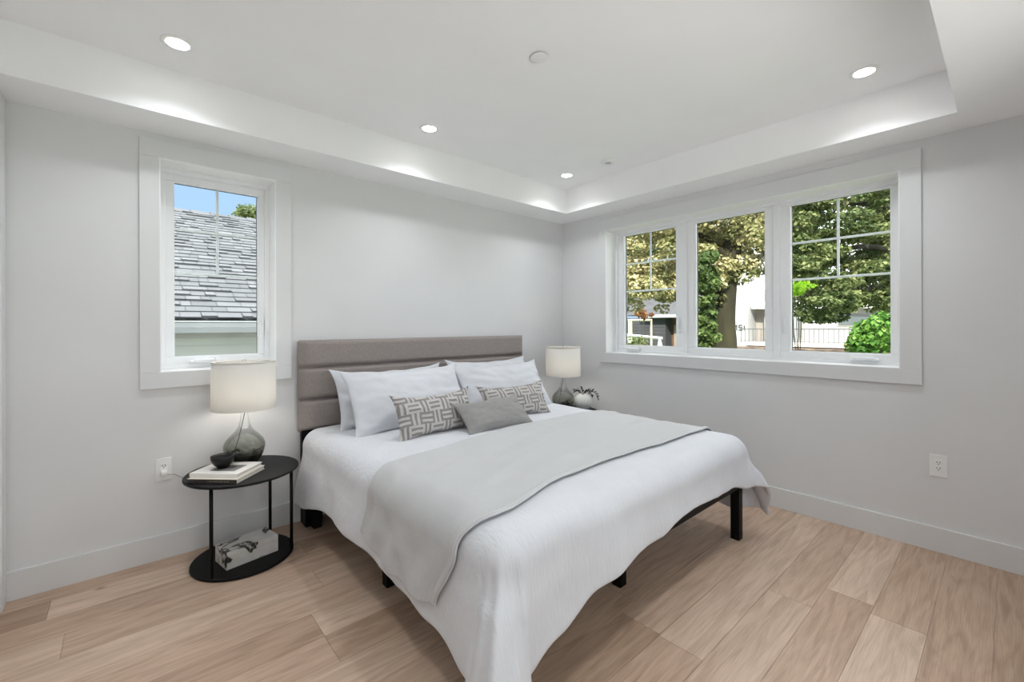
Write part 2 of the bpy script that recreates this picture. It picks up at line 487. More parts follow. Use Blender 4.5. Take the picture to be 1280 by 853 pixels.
for q, c in zip(ff, fc):
    vs = [bmf.verts.new(fv[i]) for i in q]
    vb = [bmf.verts.new((v.co.x, v.co.y, -0.004)) for v in vs]
    fs = [bmf.faces.new(vs)] + [bmf.faces.new((vs[i], vb[i], vb[(i + 1) % 4], vs[(i + 1) % 4])) for i in range(4)]
    for f in fs:
        for lp in f.loops: lp[cl] = c
box(bmf, (XW - 0.05, YS - 0.05, -0.12), (0.02, 0.02, -0.0035))
for f in bmf.faces:
    for lp in f.loops:
        if lp[cl][3] == 0: lp[cl] = (0.0, 0.5, 0.5, 1)
structure(obj('floor', bmf, M['oak']), 'wide plank light oak floor', 'floor')

BH, BT = 0.142, 0.016
structure(obj('baseboard_north', boxes(((XW, -BT, 0), (-BT, 0, BH))), M['trim'], bevel=0.002), 'white baseboard along the wall behind the bed', 'baseboard')
structure(obj('baseboard_east', boxes(((-BT, YS, 0), (0, 0, BH))), M['trim'], bevel=0.002), 'white baseboard under the wide window', 'baseboard')
structure(obj('baseboard_south', boxes(((XW, YS, 0), (-BT, YS + BT, BH))), M['trim'], bevel=0.002), 'white baseboard along the wall behind the photographer', 'baseboard')
structure(obj('baseboard_west', boxes(((XW, YS + BT, 0), (XW + BT, -0.125, BH))), M['trim'], bevel=0.002), 'white baseboard along the left wall', 'baseboard')
structure(obj('trim_1', boxes(((XW, -0.12, 0), (XW + 0.022, -0.018, 2.43))), M['trim'], bevel=0.003), 'white upright door casing at the far left edge of the view', 'trim')

# ------------------------------------------------------------------ windows
GD = 0.19                     # glass plane behind the wall face
MH = (1.941, 1.668)           # heights of the two glazing bars

def map_north(u, d, z): return (u, d, z)
def map_east(u, d, z): return (d, u, z)

def map_south(u, d, z): return (u, YS - d, z)

def wbox(bm, mp, u0, u1, d0, d1, z0, z1):
    p, q = mp(u0, d0, z0), mp(u1, d1, z1)
    box(bm, [min(a, b) for a, b in zip(p, q)], [max(a, b) for a, b in zip(p, q)])

def ring(bm, mp, u0, u1, z0, z1, w, d0, d1):
    if not isinstance(w, tuple): w = (w, w, w, w)     # left right bottom top
    wbox(bm, mp, u0, u1, d0, d1, z0, z0 + w[2]); wbox(bm, mp, u0, u1, d0, d1, z1 - w[3], z1)
    wbox(bm, mp, u0, u0 + w[0], d0, d1, z0 + w[2], z1 - w[3]); wbox(bm, mp, u1 - w[1], u1, d0, d1, z0 + w[2], z1 - w[3])

def sash(root, mp, u0, u1, z0, z1, g, bars, lock_side, crank_u):
    """u0..u1 outer sash, g = clear glass (u0,u1,z0,z1)"""
    bm = bmesh.new()
    ring(bm, mp, u0, u1, z0, z1, (g[0] - u0, u1 - g[1], g[2] - z0, z1 - g[3]), GD - 0.032, GD + 0.03)
    s = obj('sash', bm, M['vinyl'], root, bevel=0.004)
    bm = bmesh.new()                                  # sloping glazing bead
    ring(bm, mp, g[0] - 0.001, g[1] + 0.001, g[2] - 0.001, g[3] + 0.001, 0.006, GD - 0.02, GD - 0.003)
    obj('glazing_bead', bm, M['vinyl'], s)
    bm = bmesh.new()
    wbox(bm, mp, g[0] - 0.008, g[1] + 0.008, GD, GD + 0.004, g[2] - 0.008, g[3] + 0.008)
    obj('glass_pane', bm, M['pane'], s)
    bm = bmesh.new()                                  # dark spacer bar round the glass edge
    ring(bm, mp, g[0] - 0.002, g[1] + 0.002, g[2] - 0.002, g[3] + 0.002, 0.007, GD + 0.006, GD + 0.018)
    obj('spacer_bar', bm, M['slot'], s)
    if bars:
        um = (g[0] + g[1]) / 2
        for k in range(2):
            bm = bmesh.new(); wbox(bm, mp, g[0], g[1], GD + 0.006, GD + 0.013, MH[k] - 0.008, MH[k] + 0.008)
            obj('glazing_bar', bm, M['vinyl'], s, bevel=0.002)
        bm = bmesh.new(); wbox(bm, mp, um - 0.008, um + 0.008, GD + 0.0065, GD + 0.0125, MH[1] + 0.008, g[3])
        obj('glazing_bar', bm, M['vinyl'], s, bevel=0.002)
    if lock_side is not None:
        bm = bmesh.new()
        wbox(bm, mp, lock_side - 0.009, lock_side + 0.009, GD - 0.044, GD - 0.031, 1.27, 1.40)
        k = obj('lock_handle', bm, M['vinyl'], s, bevel=0.004)
        bm = bmesh.new()
        wbox(bm, mp, lock_side - 0.006, lock_side + 0.006, GD - 0.056, GD - 0.043, 1.30, 1.415)
        obj('lever', bm, M['vinyl'], k, bevel=0.004)
    if crank_u is not None:
        bm = bmesh.new()
        wbox(bm, mp, crank_u - 0.075, crank_u + 0.075, GD - 0.075, GD - 0.031, z0 + 0.004, z0 + 0.022)
        k = obj('crank_cover', bm, M['vinyl'], s, bevel=0.006)
        bm = bmesh.new()
        wbox(bm, mp, crank_u - 0.055, crank_u + 0.05, GD - 0.088, GD - 0.070, z0 + 0.015, z0 + 0.030)
        wbox(bm, mp, crank_u + 0.05, crank_u + 0.07, GD - 0.095, GD - 0.066, z0 + 0.012, z0 + 0.036)
        obj('crank_handle', bm, M['vinyl'], k, bevel=0.005)

def casing(root, mp, u0, u1, z0, z1, o):
    bm = bmesh.new()
    ring(bm, mp, o[0], o[1], o[2], o[3], (u0 - o[0], o[1] - u1, z0 - o[2], o[3] - z1), -0.02, 0.0)
    obj('casing', bm, M['trim'], root, bevel=0.0025)
    bm = bmesh.new()                                  # jamb lining of the reveal
    ring(bm, mp, u0 - 0.012, u1 + 0.012, z0 - 0.012, z1 + 0.012, 0.016, -0.0195, GD + 0.02)
    obj('jamb_lining', bm, M['lining'], root, bevel=0.0015)

w1 = empty('window_1', ((W1[0] + W1[1]) / 2, 0, 0), label='tall narrow white casement window looking onto a shingled roof', cat='window', kind='structure')
w1.location = (0, 0, 0)
casing(w1, map_north, *W1, (-3.515, -2.732, 0.980, 2.402))
bm = bmesh.new(); ring(bm, map_north, W1[0], W1[1], W1[2], W1[3], 0.032, GD - 0.05, GD + 0.05)
obj('window_frame', bm, M['vinyl'], w1, bevel=0.003)
sash(w1, map_north, W1[0] + 0.030, W1[1] - 0.030, W1[2] + 0.030, W1[3] - 0.030, (-3.352, -2.892, 1.146, 2.228), True, -2.872, -3.20)

w2 = empty('window_2', (0, 0, 0), label='wide white window of three panes looking onto trees', cat='window', kind='structure')
casing(w2, map_east, *W2, (-2.878, -0.509, 0.968, 2.384))
bm = bmesh.new()
ring(bm, map_east, W2[0], W2[1], W2[2], W2[3], 0.026, GD - 0.05, GD + 0.05)
for u in (-1.321, -2.052):
    wbox(bm, map_east, u - 0.022, u + 0.022, GD - 0.05, GD + 0.05, W2[2] + 0.026, W2[3] - 0.026)
obj('window_frame', bm, M['vinyl'], w2, bevel=0.003)
zz = (W2[2] + 0.024, W2[3] - 0.024)
sash(w2, map_east, -1.301, W2[1] - 0.024, *zz, (-1.232, -0.678, 1.134, 2.226), True, -1.262, -0.80)
sash(w2, map_east, -2.032, -1.341, *zz, (-1.967, -1.410, 1.134, 2.226), False, None, None)
sash(w2, map_east, W2[0] + 0.024, -2.072, *zz, (-2.715, -2.137, 1.134, 2.226), True, -2.104, -2.58)

w3 = empty('fill_window', (0, 0, 0), label='unseen white window added for fill light in the wall behind the photographer', cat='window', kind='structure')
casing(w3, map_south, *W3, (W3[0] - 0.09, W3[1] + 0.09, W3[2] - 0.10, W3[3] + 0.09))
bm = bmesh.new(); ring(bm, map_south, W3[0], W3[1], W3[2], W3[3], 0.026, GD - 0.05, GD + 0.05)
wbox(bm, map_south, -2.422, -2.378, GD - 0.05, GD + 0.05, W3[2] + 0.026, W3[3] - 0.026)
obj('window_frame', bm, M['vinyl'], w3, bevel=0.003)
for a_, b_ in ((W3[0] + 0.024, -2.420), (-2.380, W3[1] - 0.024)):
    sash(w3, map_south, a_, b_, W3[2] + 0.024, W3[3] - 0.024, (a_ + 0.065, b_ - 0.065, W3[2] + 0.085, W3[3] - 0.085), False, None, None)
# added eave shading the fill window, and pale patio added as light bounce
structure(obj('shading_eave', boxes(((XW - 0.8, YS - T - 1.30, 2.45), (T, YS - T, 2.55))), M['trim']), 'white boarded eave added to keep sun out of the fill window', 'eave')
structure(obj('bounce_patio', boxes(((-9.0, -11.0, -0.6), (2.5, YS - T - 0.02, -0.15))), vary(mat('pale_concrete', rough=0.9), (0.68, 0.67, 0.66), (0.74, 0.73, 0.72), 2)), 'pale concrete patio added to bounce light into the fill window', 'bounce_patio')

# ------------------------------------------------------------------ ceiling fittings
def downlight(x, y, label):
    r = empty('recessed_downlight', (x, y, CEIL), label=label, cat='ceiling light', group='recessed ceiling lights')
    obj('trim_ring', lathe([(0.046, -0.004), (0.050, -0.006), (0.062, -0.006), (0.066, -0.003), (0.066, 0.0)], 40), M['plastic'], r, smooth=True)
    obj('lens', lathe([(0.0, -0.0035), (0.0462, -0.0035)], 40), M['lamp_lens'], r)
    ld = bpy.data.lights.new('downlight_beam', 'SPOT')        # the lamp's own beam: reflector narrows it towards the edge
    ld.energy = LAMP_POWER; ld.color = LAMP_COLOR; ld.spot_size = math.radians(136); ld.spot_blend = 1.0; ld.shadow_soft_size = 0.045
    lo = bpy.data.objects.new('downlight_beam', ld); COL.objects.link(lo); lo.parent = r; lo.location = (0, 0, -0.008)
    return r
downlight(-3.383, -0.622, 'lit recessed ceiling light above the narrow window')
downlight(-2.019, -0.619, 'lit recessed ceiling light above the headboard')
downlight(-0.611, -0.611, 'lit recessed ceiling light nearest the corner of the ceiling recess')
downlight(-0.612, -2.714, 'lit recessed ceiling light above the right end of the wide window')
downlight(-2.019, -2.714, 'lit recessed ceiling light above the foot of the bed')
downlight(-3.383, -2.714, 'lit recessed ceiling light above the photographer')

sp = empty('sprinkler_cover', (-2.015, -1.674, CEIL), label='plain round white cover plate in the middle of the ceiling', cat='sprinkler cover')
obj('cover_plate', lathe([(0.0, -0.010), (0.040, -0.010), (0.043, -0.008), (0.043, -0.005)], 40), M['plastic'], sp, smooth=True)
obj('collar', lathe([(0.034, -0.005), (0.034, 0.0)], 40), M['slot'], sp)
sd = empty('ceiling_sensor', (-0.598, -1.049, CEIL), label='small white ring-shaped ceiling fitting near the recess corner', cat='ceiling sensor')
obj('housing', lathe([(0.028, -0.010), (0.031, -0.018), (0.046, -0.019), (0.055, -0.012), (0.057, 0.0)], 40), M['plastic'], sd, smooth=True)
obj('sensor_disc', lathe([(0.0, -0.009), (0.020, -0.009), (0.0305, -0.0115)], 40), mat('grey_plastic', (0.45, 0.45, 0.44), 0.5), sd, smooth=True)

# ------------------------------------------------------------------ outlets
def outlet(loc, rotz, label, group='wall outlets'):
    r = empty('wall_outlet', loc, rotz, label, 'outlet', group)
    obj('cover_plate', boxes(((-0.038, -0.006, -0.064), (0.038, 0, 0.064))), M['plastic'], r, bevel=0.003)
    rec = obj('receptacle', boxes(((-0.017, -0.0085, -0.034), (0.017, -0.004, 0.034))), M['plastic'], r, bevel=0.0015)
    bm = bmesh.new()
    for s in (-0.017, 0.017):
        for dx, w, dz, h in ((-0.0065, 0.0016, 0.005, 0.004), (0.0065, 0.0016, 0.005, 0.0048), (0.0, 0.0025, -0.006, 0.0026)):
            box(bm, (dx - w, -0.0092, s + dz - h), (dx + w, -0.0080, s + dz + h))
    obj('slots', bm, M['slot'], rec)
    return r
outlet((-3.411, 0, 0.512), 0, 'white outlet with a plug in it, left of the round side table')
outlet((0, -2.946, 0.503), -PI / 2, 'white outlet with nothing plugged in, below the wide window')

# ------------------------------------------------------------------ bed
BX0, BX1, BYF, BYH = -2.655, -0.685, -2.125, -0.095    # frame rectangle
bed = empty('bed', (-1.67, -1.1, 0), label='king bed with greige channelled headboard and black metal legs', cat='bed')
BO = Vector((-1.67, -1.1, 0))
def bobj(name, bm, m, parent=bed, **k):
    if not isinstance(bm, tuple):
        bmesh.ops.translate(bm, verts=bm.verts, vec=-BO if parent is bed else (0, 0, 0))
    return obj(name, bm, m, parent, **k)

hbc = boxes(((-2.70, -0.055, 0.618), (-0.645, -0.022, 1.238)))
hb = bobj('headboard', hbc, M['greige'], bevel=0.012, seg=3)
def cushion_panel(x0, x1, z0, z1, yb, yf):
    nx, nz = 60, 12
    bm = bmesh.new(); g = []
    for k in range(nz + 1):
        rowv = []
        for i in range(nx + 1):
            u, w = 2 * i / nx - 1, 2 * k / nz - 1
            b = (1 - abs(u) ** 40) ** 0.5 * (1 - abs(w) ** 16) ** 0.5
            x, z = x0 + (x1 - x0) * i / nx, z0 + (z1 - z0) * k / nz
            rowv.append(bm.verts.new((x, yb + (yf - yb) * b + 0.0015 * noise.noise((x * 7, 3.1, z * 9)) * b, z)))
        g.append(rowv)
    for k in range(nz):
        for i in range(nx):
            bm.faces.new((g[k][i], g[k][i + 1], g[k + 1][i + 1], g[k + 1][i]))
    return bm
for z0, z1 in ((0.620, 0.8335), (0.8355, 1.0525), (1.0545, 1.238)):
    bm = cushion_panel(-2.699, -0.646, z0, z1, -0.054, -0.094)
    bmesh.ops.translate(bm, verts=bm.verts, vec=-BO)
    obj('headboard_panel', bm, M['greige'], hb, smooth=True)
for x in (-2.685, -0.75):
    bobj('headboard_post', boxes(((x, -0.072, 0.0), (x + 0.095, -0.030, 0.64)), ((x + (0 if x < -2 else -0.015), -0.150, 0.0), (x + 0.110 - (0 if x < -2 else 0.015), -0.0725, 0.22))), M['black'], bevel=0.006)
bobj('bed_frame', boxes(((BX0, BYF, 0.325), (BX0 + 0.04, BYH, 0.362)), ((BX1 - 0.04, BYF, 0.325), (BX1, BYH, 0.362)),
                       ((BX0 + 0.04, BYF, 0.325), (BX1 - 0.04, BYF + 0.04, 0.362)), ((BX0 + 0.04, BYH - 0.04, 0.325), (BX1 - 0.04, BYH, 0.362)),
                       ((-1.69, BYF + 0.04, 0.325), (-1.65, BYH - 0.04, 0.362))), M['black'], bevel=0.003)
for k in range(12):
    y = BYF + 0.12 + k * 0.163
    bobj('slat', boxes(((BX0 + 0.02, y - 0.03, 0.362), (BX1 - 0.02, y + 0.03, 0.374))), M['black'])
for x, y in ((BX0 + 0.03, BYF + 0.03), (BX1 - 0.03, BYF + 0.03), (BX0 + 0.03, BYH - 0.085), (BX1 - 0.03, BYH - 0.085),
             (-2.555, -1.11), (BX1 - 0.06, -1.11), (-1.67, -1.11), (-1.67, -1.895)):
    w = 0.027
    bobj('leg', boxes(((x - w, y - w, 0.0), (x + w, y + w, 0.326))), M['black'], bevel=0.004)

mat_b = boxes(((BX0 + 0.03, BYF + 0.03, 0.3745), (BX1 - 0.03, BYH - 0.0, 0.575)))
tag(obj('mattress', mat_b, M['ticking'], bevel=0.06, seg=5), 'deep mattress covered by the white duvet', 'mattress')

# --- draped bedding: u<0 left overhang, 0..1 across the bed, u>1 right overhang; v<0 foot overhang, 0..1 foot to head
DR = 0.11
DX0, DX1, DYF, DYH = -2.70, -0.655, -2.17, -0.12
IX0, IX1, IY = DX0 + DR, DX1 - DR, DYF + DR
def lerp_tab(t, tab):
    for (a, va), (b, vb) in zip(tab, tab[1:]):
        if t <= b:
            k = max(0, min(1, (t - a) / (b - a))); k = k * k * (3 - 2 * k)
            return va + (vb - va) * k
    return tab[-1][1]
ARC = DR * PI / 2
def side_len(y):      # left hem heights read along the bed
    hem = lerp_tab(-y, ((0.1, 0.17), (0.25, 0.19), (0.6, 0.255), (1.2, 0.262), (1.6, 0.255), (1.8, 0.23), (2.06, 0.17)))
    return ARC + (0.645 - DR - hem) / 0.985
def side_len_r(y):
    hem = lerp_tab(-y, ((0.1, 0.25), (1.6, 0.26), (2.06, 0.15)))
    return ARC + (0.645 - DR - hem) / 0.97
def foot_len(x):
    hem = lerp_tab(-x, ((0.76, 0.345), (0.95, 0.385), (1.45, 0.405), (1.8, 0.355), (2.2, 0.315), (2.45, 0.24), (2.6, 0.18)))
    return ARC + (0.645 - DR - hem) / 0.985

def bed_pt(u, v):
    x = IX0 + (IX1 - IX0) * min(1, max(0, u))
    y = IY + (DYH - IY) * min(1, max(0, v))
    zt = 0.648 + 0.018 * math.sin(PI * min(1, max(0, u))) * (0.5 + 0.5 * math.sin(PI * min(1, max(0, v)) * 0.9 + 0.2))
    zt += 0.007 * noise.noise((x * 2.2, y * 2.2, 0.3)) + 0.005 * noise.noise((x * 6, y * 5, 4.3)) + 0.0025 * noise.noise((x * 20, y * 8, 2.3))
    a = -u if u < 0 else (u - 1 if u > 1 else 0)
    b = -v if v < 0 else 0
    if a == 0 and b == 0:
        return Vector((x, y, zt))
    right = u > 1
    Ls = side_len_r(y) if right else side_len(y)
    Lf = foot_len(x)
    ox, oy = a * Ls, b * Lf
    d = math.hypot(ox, oy)
    dx, dy = (ox / d) * (1 if right else -1), -oy / d
    if a > 0 and b > 0:                              # corner: cloth gathers into a hanging cone
        th = math.atan2(oy, ox)
        s2 = math.sin(2 * th)
        flare = 0.10 + (0.42 if right else 0.34) * s2
        d *= 1 - 0.06 * s2
        wave = (math.sin(th * 7 + (0.5 if right else 2.2)) + 0.35 * math.sin(th * 17 + 1.0)) * s2
        amp = 0.032
    elif a > 0:
        flare = 0.10 + 0.10 * max(0, 1 - (-y - 0.1) / 0.5)
        wave = math.sin(y * 11 + 1.7 * noise.noise((y * 2, 7, 0))) * (0.4 + 0.6 * abs(noise.noise((y * 1.5, 1, 0)))) * (0.35 + 0.65 * (1 if y > -0.9 else max(0.2, 1 - (-y - 0.9) / 0.7)))
        amp = 0.022
    else:
        flare = 0.10
        wave = math.sin(x * 8 + 2.5 * noise.noise((x * 2, 3, 0))) * (0.3 + 0.7 * max(0, (-x - 1.4)))
        amp = 0.012
    if d < ARC:
        h, w = DR * math.sin(d / DR), DR * (1 - math.cos(d / DR))
    else:
        e = d - ARC
        fl = flare * min(1, e / 0.12)
        h, w = DR + e * fl, DR + e * math.sqrt(1 - fl * fl)
    k = max(0, d - ARC * 0.6)
    h += amp * wave * min(1, k / 0.25)
    if a > 0 and b > 0:
        h += 0.012 * noise.noise((dx * 3, dy * 3, d * 5)) * min(1, k / 0.2)
    if a > 0 or b > 0:                               # fine vertical creases running down the drop
        h += 0.004 * noise.noise((x * 22 + dx * 9, y * 22 + dy * 9, d * 3)) * min(1, k / 0.1)
    h += 0.007 * noise.noise((x * 7 + dx, y * 7 + dy, d * 6)) * min(1, k / 0.1)
    return Vector((x + dx * h, y + dy * h, zt - w))

def bed_normal(u, v):
    e = 0.004
    p = bed_pt(u, v)
    n = (bed_pt(u + e, v) - bed_pt(u - e, v)).cross(bed_pt(u, v + e) - bed_pt(u, v - e))
    return n.normalized() if n.length > 1e-9 else Vector((0, 0, 1))

def sheet(us, vs, fn, uvfn=None):
    bm = bmesh.new()
    uvl = bm.loops.layers.uv.new('UVMap')
    g = [[bm.verts.new(fn(u, v)) for u in us] for v in vs]
    for j in range(len(vs) - 1):
        for i in range(len(us) - 1):
            f = bm.faces.new((g[j][i], g[j][i + 1], g[j + 1][i + 1], g[j + 1][i]))
            if uvfn:
                for lp, (uu, vv) in zip(f.loops, ((us[i], vs[j]), (us[i + 1], vs[j]), (us[i + 1], vs[j + 1]), (us[i], vs[j + 1]))):
                    lp[uvl].uv = uvfn(uu, vv)
    return bm

us = [-1 + i / 26 for i in range(26)] + [i / 60 for i in range(61)] + [1 + i / 26 for i in range(1, 27)]
vs = [-1 + i / 22 for i in range(22)] + [i / 60 for i in range(61)]
duvet = obj('duvet', sheet(us, vs, bed_pt), M['duvet'], smooth=True)
so = duvet.modifiers.new('thick', 'SOLIDIFY'); so.thickness = 0.022; so.offset = -1
sb = duvet.modifiers.new('sub', 'SUBSURF'); sb.levels = 1; sb.render_levels = 1
tag(duvet, 'white crinkled cotton duvet draped over the bed', 'duvet')

# --- waffle throw across the foot half
def throw_pt(s, t, lift=0.008):
    """s 0..1 left hem to right hem, t 0 foot edge .. 1 head edge"""
    u = -0.82 + s * 2.55 + 0.015 * t * (1 - s) ** 4 - 0.09 * (math.sin(PI * t)) * (1 - s) ** 6
    yf = lerp_tab(u, ((-0.85, -1.85), (-0.3, -1.96), (0.02, -2.02), (0.25, -1.935), (0.6, -1.925), (1.0, -1.93), (1.8, -1.90)))
    yh = lerp_tab(u, ((-0.9, -1.17), (-0.2, -1.22), (0.05, -1.20), (0.35, -1.14), (0.75, -1.08), (1.0, -1.08), (1.8, -1.05)))
    y = yf + (yh - yf) * t
    v = (y - IY) / (DYH - IY)
    e = min(t, 1 - t) * (yh - yf)
    l = lift + 0.003 + 0.007 * noise.noise((u * 3 + t * 2, t * 9 - u * 4, 2)) * min(1, e / 0.05)
    side = max(0, -u)
    l += 0.011 * side * math.sin(t * 19 + 1.2 + u * 4) * min(1, e / 0.04)
    if t < 0.035: l += 0.006 * math.sin(PI * t / 0.035)
    return bed_pt(u, v) + bed_normal(u, v) * l
ss = [i / 150 for i in range(151)]
tt = [0, 0.007, 0.014, 0.021, 0.028, 0.035] + [0.035 + 0.965 * i / 56 for i in range(1, 57)]
throw = obj('throw_blanket', sheet(ss, tt, throw_pt, lambda s, t: (s * 2.9, t * 0.85)), M['waffle'], smooth=True)
so = throw.modifiers.new('thick', 'SOLIDIFY'); so.thickness = 0.007; so.offset = 1
sb = throw.modifiers.new('sub', 'SUBSURF'); sb.levels = 1; sb.render_levels = 1
tag(throw, 'pale grey waffle-knit throw laid across the foot half of the bed', 'throw blanket')

# ------------------------------------------------------------------ pillows and cushions
def pillow_mesh(w, h, th, seed, pinch=0.05, ear=0.0, sag=0.0, flange=0.0, wr=1.0, n=44):
    bm = bmesh.new()
    uvl = bm.loops.layers.uv.new('UVMap')
    sides = []
    for sgn in (1, -1):
        g = []
        for j in range(n + 1):
            r = []
            for i in range(n + 1):
                u = math.sin(PI / 2 * (2 * i / n - 1)); v = math.sin(PI / 2 * (2 * j / n - 1))
                x = u * w / 2 * (1 - pinch * 0.6 * (1 - v * v) * abs(u) ** 3)
                z = v * h / 2 * (1 - pinch * 1.5 * (1 - u * u) * abs(v) ** 3)
                c = abs(u * v) ** 6
                x += ear * c * (1 if u > 0 else -1); z += ear * c * (1 if v > 0 else -1)
                b = max(0, (1 - abs(u) ** 2.6)) ** 0.55 * max(0, (1 - abs(v) ** 2.6)) ** 0.55
                b *= 1 - 0.16 * (v + 1) / 2
                z -= sag * b * (1 if v > 0 else 0.3)
                y = sgn * th / 2 * b
                edge = min(1, b * 3)
                nn = noise.noise((u * 2.2 + seed, v * 2.2, sgn)) * 0.010 + noise.noise((u * 5 + seed, v * 5 + 9, sgn * 2)) * 0.005
                rad = math.sin(math.atan2(v, u) * 14 + seed) * 0.0025 * (u * u + v * v) * edge
                y += sgn * (nn + rad) * wr * edge
                x += 0.006 * wr * noise.noise((u * 3 + seed, v * 3, 5.0)) * edge
                if abs(u) > 0.9 or abs(v) > 0.9:
                    z += 0.006 * wr * noise.noise((u * 4 + seed, v * 4, 1.0))
                r.append(bm.verts.new((x, -y, z)))
            g.append(r)
        for j in range(n):
            for i in range(n):
                q = (g[j][i], g[j][i + 1], g[j + 1][i + 1], g[j + 1][i])
                f = bm.faces.new(q if sgn > 0 else q[::-1])
                for lp in f.loops:
                    lp[uvl].uv = (lp.vert.co.x + w, lp.vert.co.z + h)
        sides.append(g)
    bmesh.ops.remove_doubles(bm, verts=bm.verts, dist=0.0004)
    return bm

def pillow(name, base, top_y, w, h, th, yaw, m, label, cat, group, seed, roll=0.0, **k):
    """base = middle of the bottom edge; the pillow leans back so that its top edge is at top_y behind it"""
    bm = pillow_mesh(w, h, th, seed, **k)
    bmesh.ops.translate(bm, verts=bm.verts, vec=(0, 0, h / 2))
    o = obj(name, bm, m, smooth=True, sub=1)
    lean = math.asin(max(-1, min(1, (top_y - base[1]) / h)))
    o.matrix_world = Matrix.Translation(base) @ Matrix.Rotation(yaw, 4, 'Z') @ Matrix.Rotation(-lean, 4, 'X') @ Matrix.Rotation(roll, 4, 'Y')
    return tag(o, label, cat, group)

WP = dict(pinch=0.075, ear=0.020, sag=0.012, wr=1.3)
pillow('bed_pillow', (-2.10, -0.34, 0.648), -0.17, 0.84, 0.41, 0.16, 0.0, M['white_cotton'], 'white pillow standing against the left half of the headboard, mostly hidden behind another', 'pillow', 'white bed pillows', 1.3, **WP)
pillow('bed_pillow', (-1.17, -0.33, 0.648), -0.17, 0.85, 0.42, 0.16, 0.0, M['white_cotton'], 'white pillow standing against the right half of the headboard, mostly hidden behind another', 'pillow', 'white bed pillows', 5.7, **WP)
pillow('bed_pillow', (-2.075, -0.58, 0.645), -0.34, 0.88, 0.45, 0.19, 0.02, M['white_cotton'], 'white pillow in front on the left, behind the leftmost patterned cushion', 'pillow', 'white bed pillows', 9.1, **WP)
pillow('bed_pillow', (-1.215, -0.57, 0.645), -0.34, 0.87, 0.43, 0.18, -0.02, M['white_cotton'], 'white pillow in front on the right, nearest the far table lamp', 'pillow', 'white bed pillows', 14.9, **WP)
CP = dict(pinch=0.10, ear=0.022, wr=0.8)
pillow('patterned_cushion', (-2.09, -0.86, 0.652), -0.765, 0.56, 0.265, 0.14, 0.03, M['maze'], 'oblong grey and cream maze-patterned cushion on the left', 'cushion', 'patterned cushions', 20.2, **CP)
pillow('patterned_cushion', (-1.375, -0.82, 0.652), -0.71, 0.60, 0.255, 0.14, -0.06, M['maze'], 'oblong grey and cream maze-patterned cushion on the right, partly behind the plain cushion', 'cushion', 'patterned cushions', 24.4, **CP)
pillow('plain_cushion', (-1.72, -1.04, 0.656), -0.86, 0.55, 0.25, 0.13, 0.04, M['grey_velvet'], 'small plain grey oblong cushion in front of the other cushions', 'cushion', None, 31.0, **CP)

# ------------------------------------------------------------------ side tables
TZ = 0.507
def side_table(x, y, label, full=True):
    r = empty('side_table', (x, y, 0), label=label, cat='side table', group='round black side tables')
    obj('tabletop', lathe([(0, TZ - 0.014), (0.280, TZ - 0.014), (0.285, TZ - 0.010), (0.285, TZ - 0.003), (0.282, TZ), (0, TZ)], 96), M['blackwood'], r, smooth=False)
    obj('base_plate', lathe([(0, 0.0), (0.252, 0.0), (0.256, 0.004), (0.256, 0.014), (0.252, 0.018), (0, 0.018)], 96), M['black'], r)
    for dx, dy in ((-0.177, -0.170), (0.225, -0.110), (0.172, 0.166)):
        obj('leg', tube([(dx, dy, 0.018), (dx, dy, TZ - 0.013)], 0.009, 16), M['black'], r, smooth=True)
    return r
NT = Vector((-3.063, -0.30, 0))
FT = Vector((-0.335, -0.375, 0))
side_table(NT.x, NT.y, 'round black side table left of the bed, carrying a lamp and two books')
side_table(FT.x, FT.y, 'round black side table in the corner on the right of the bed, mostly hidden')

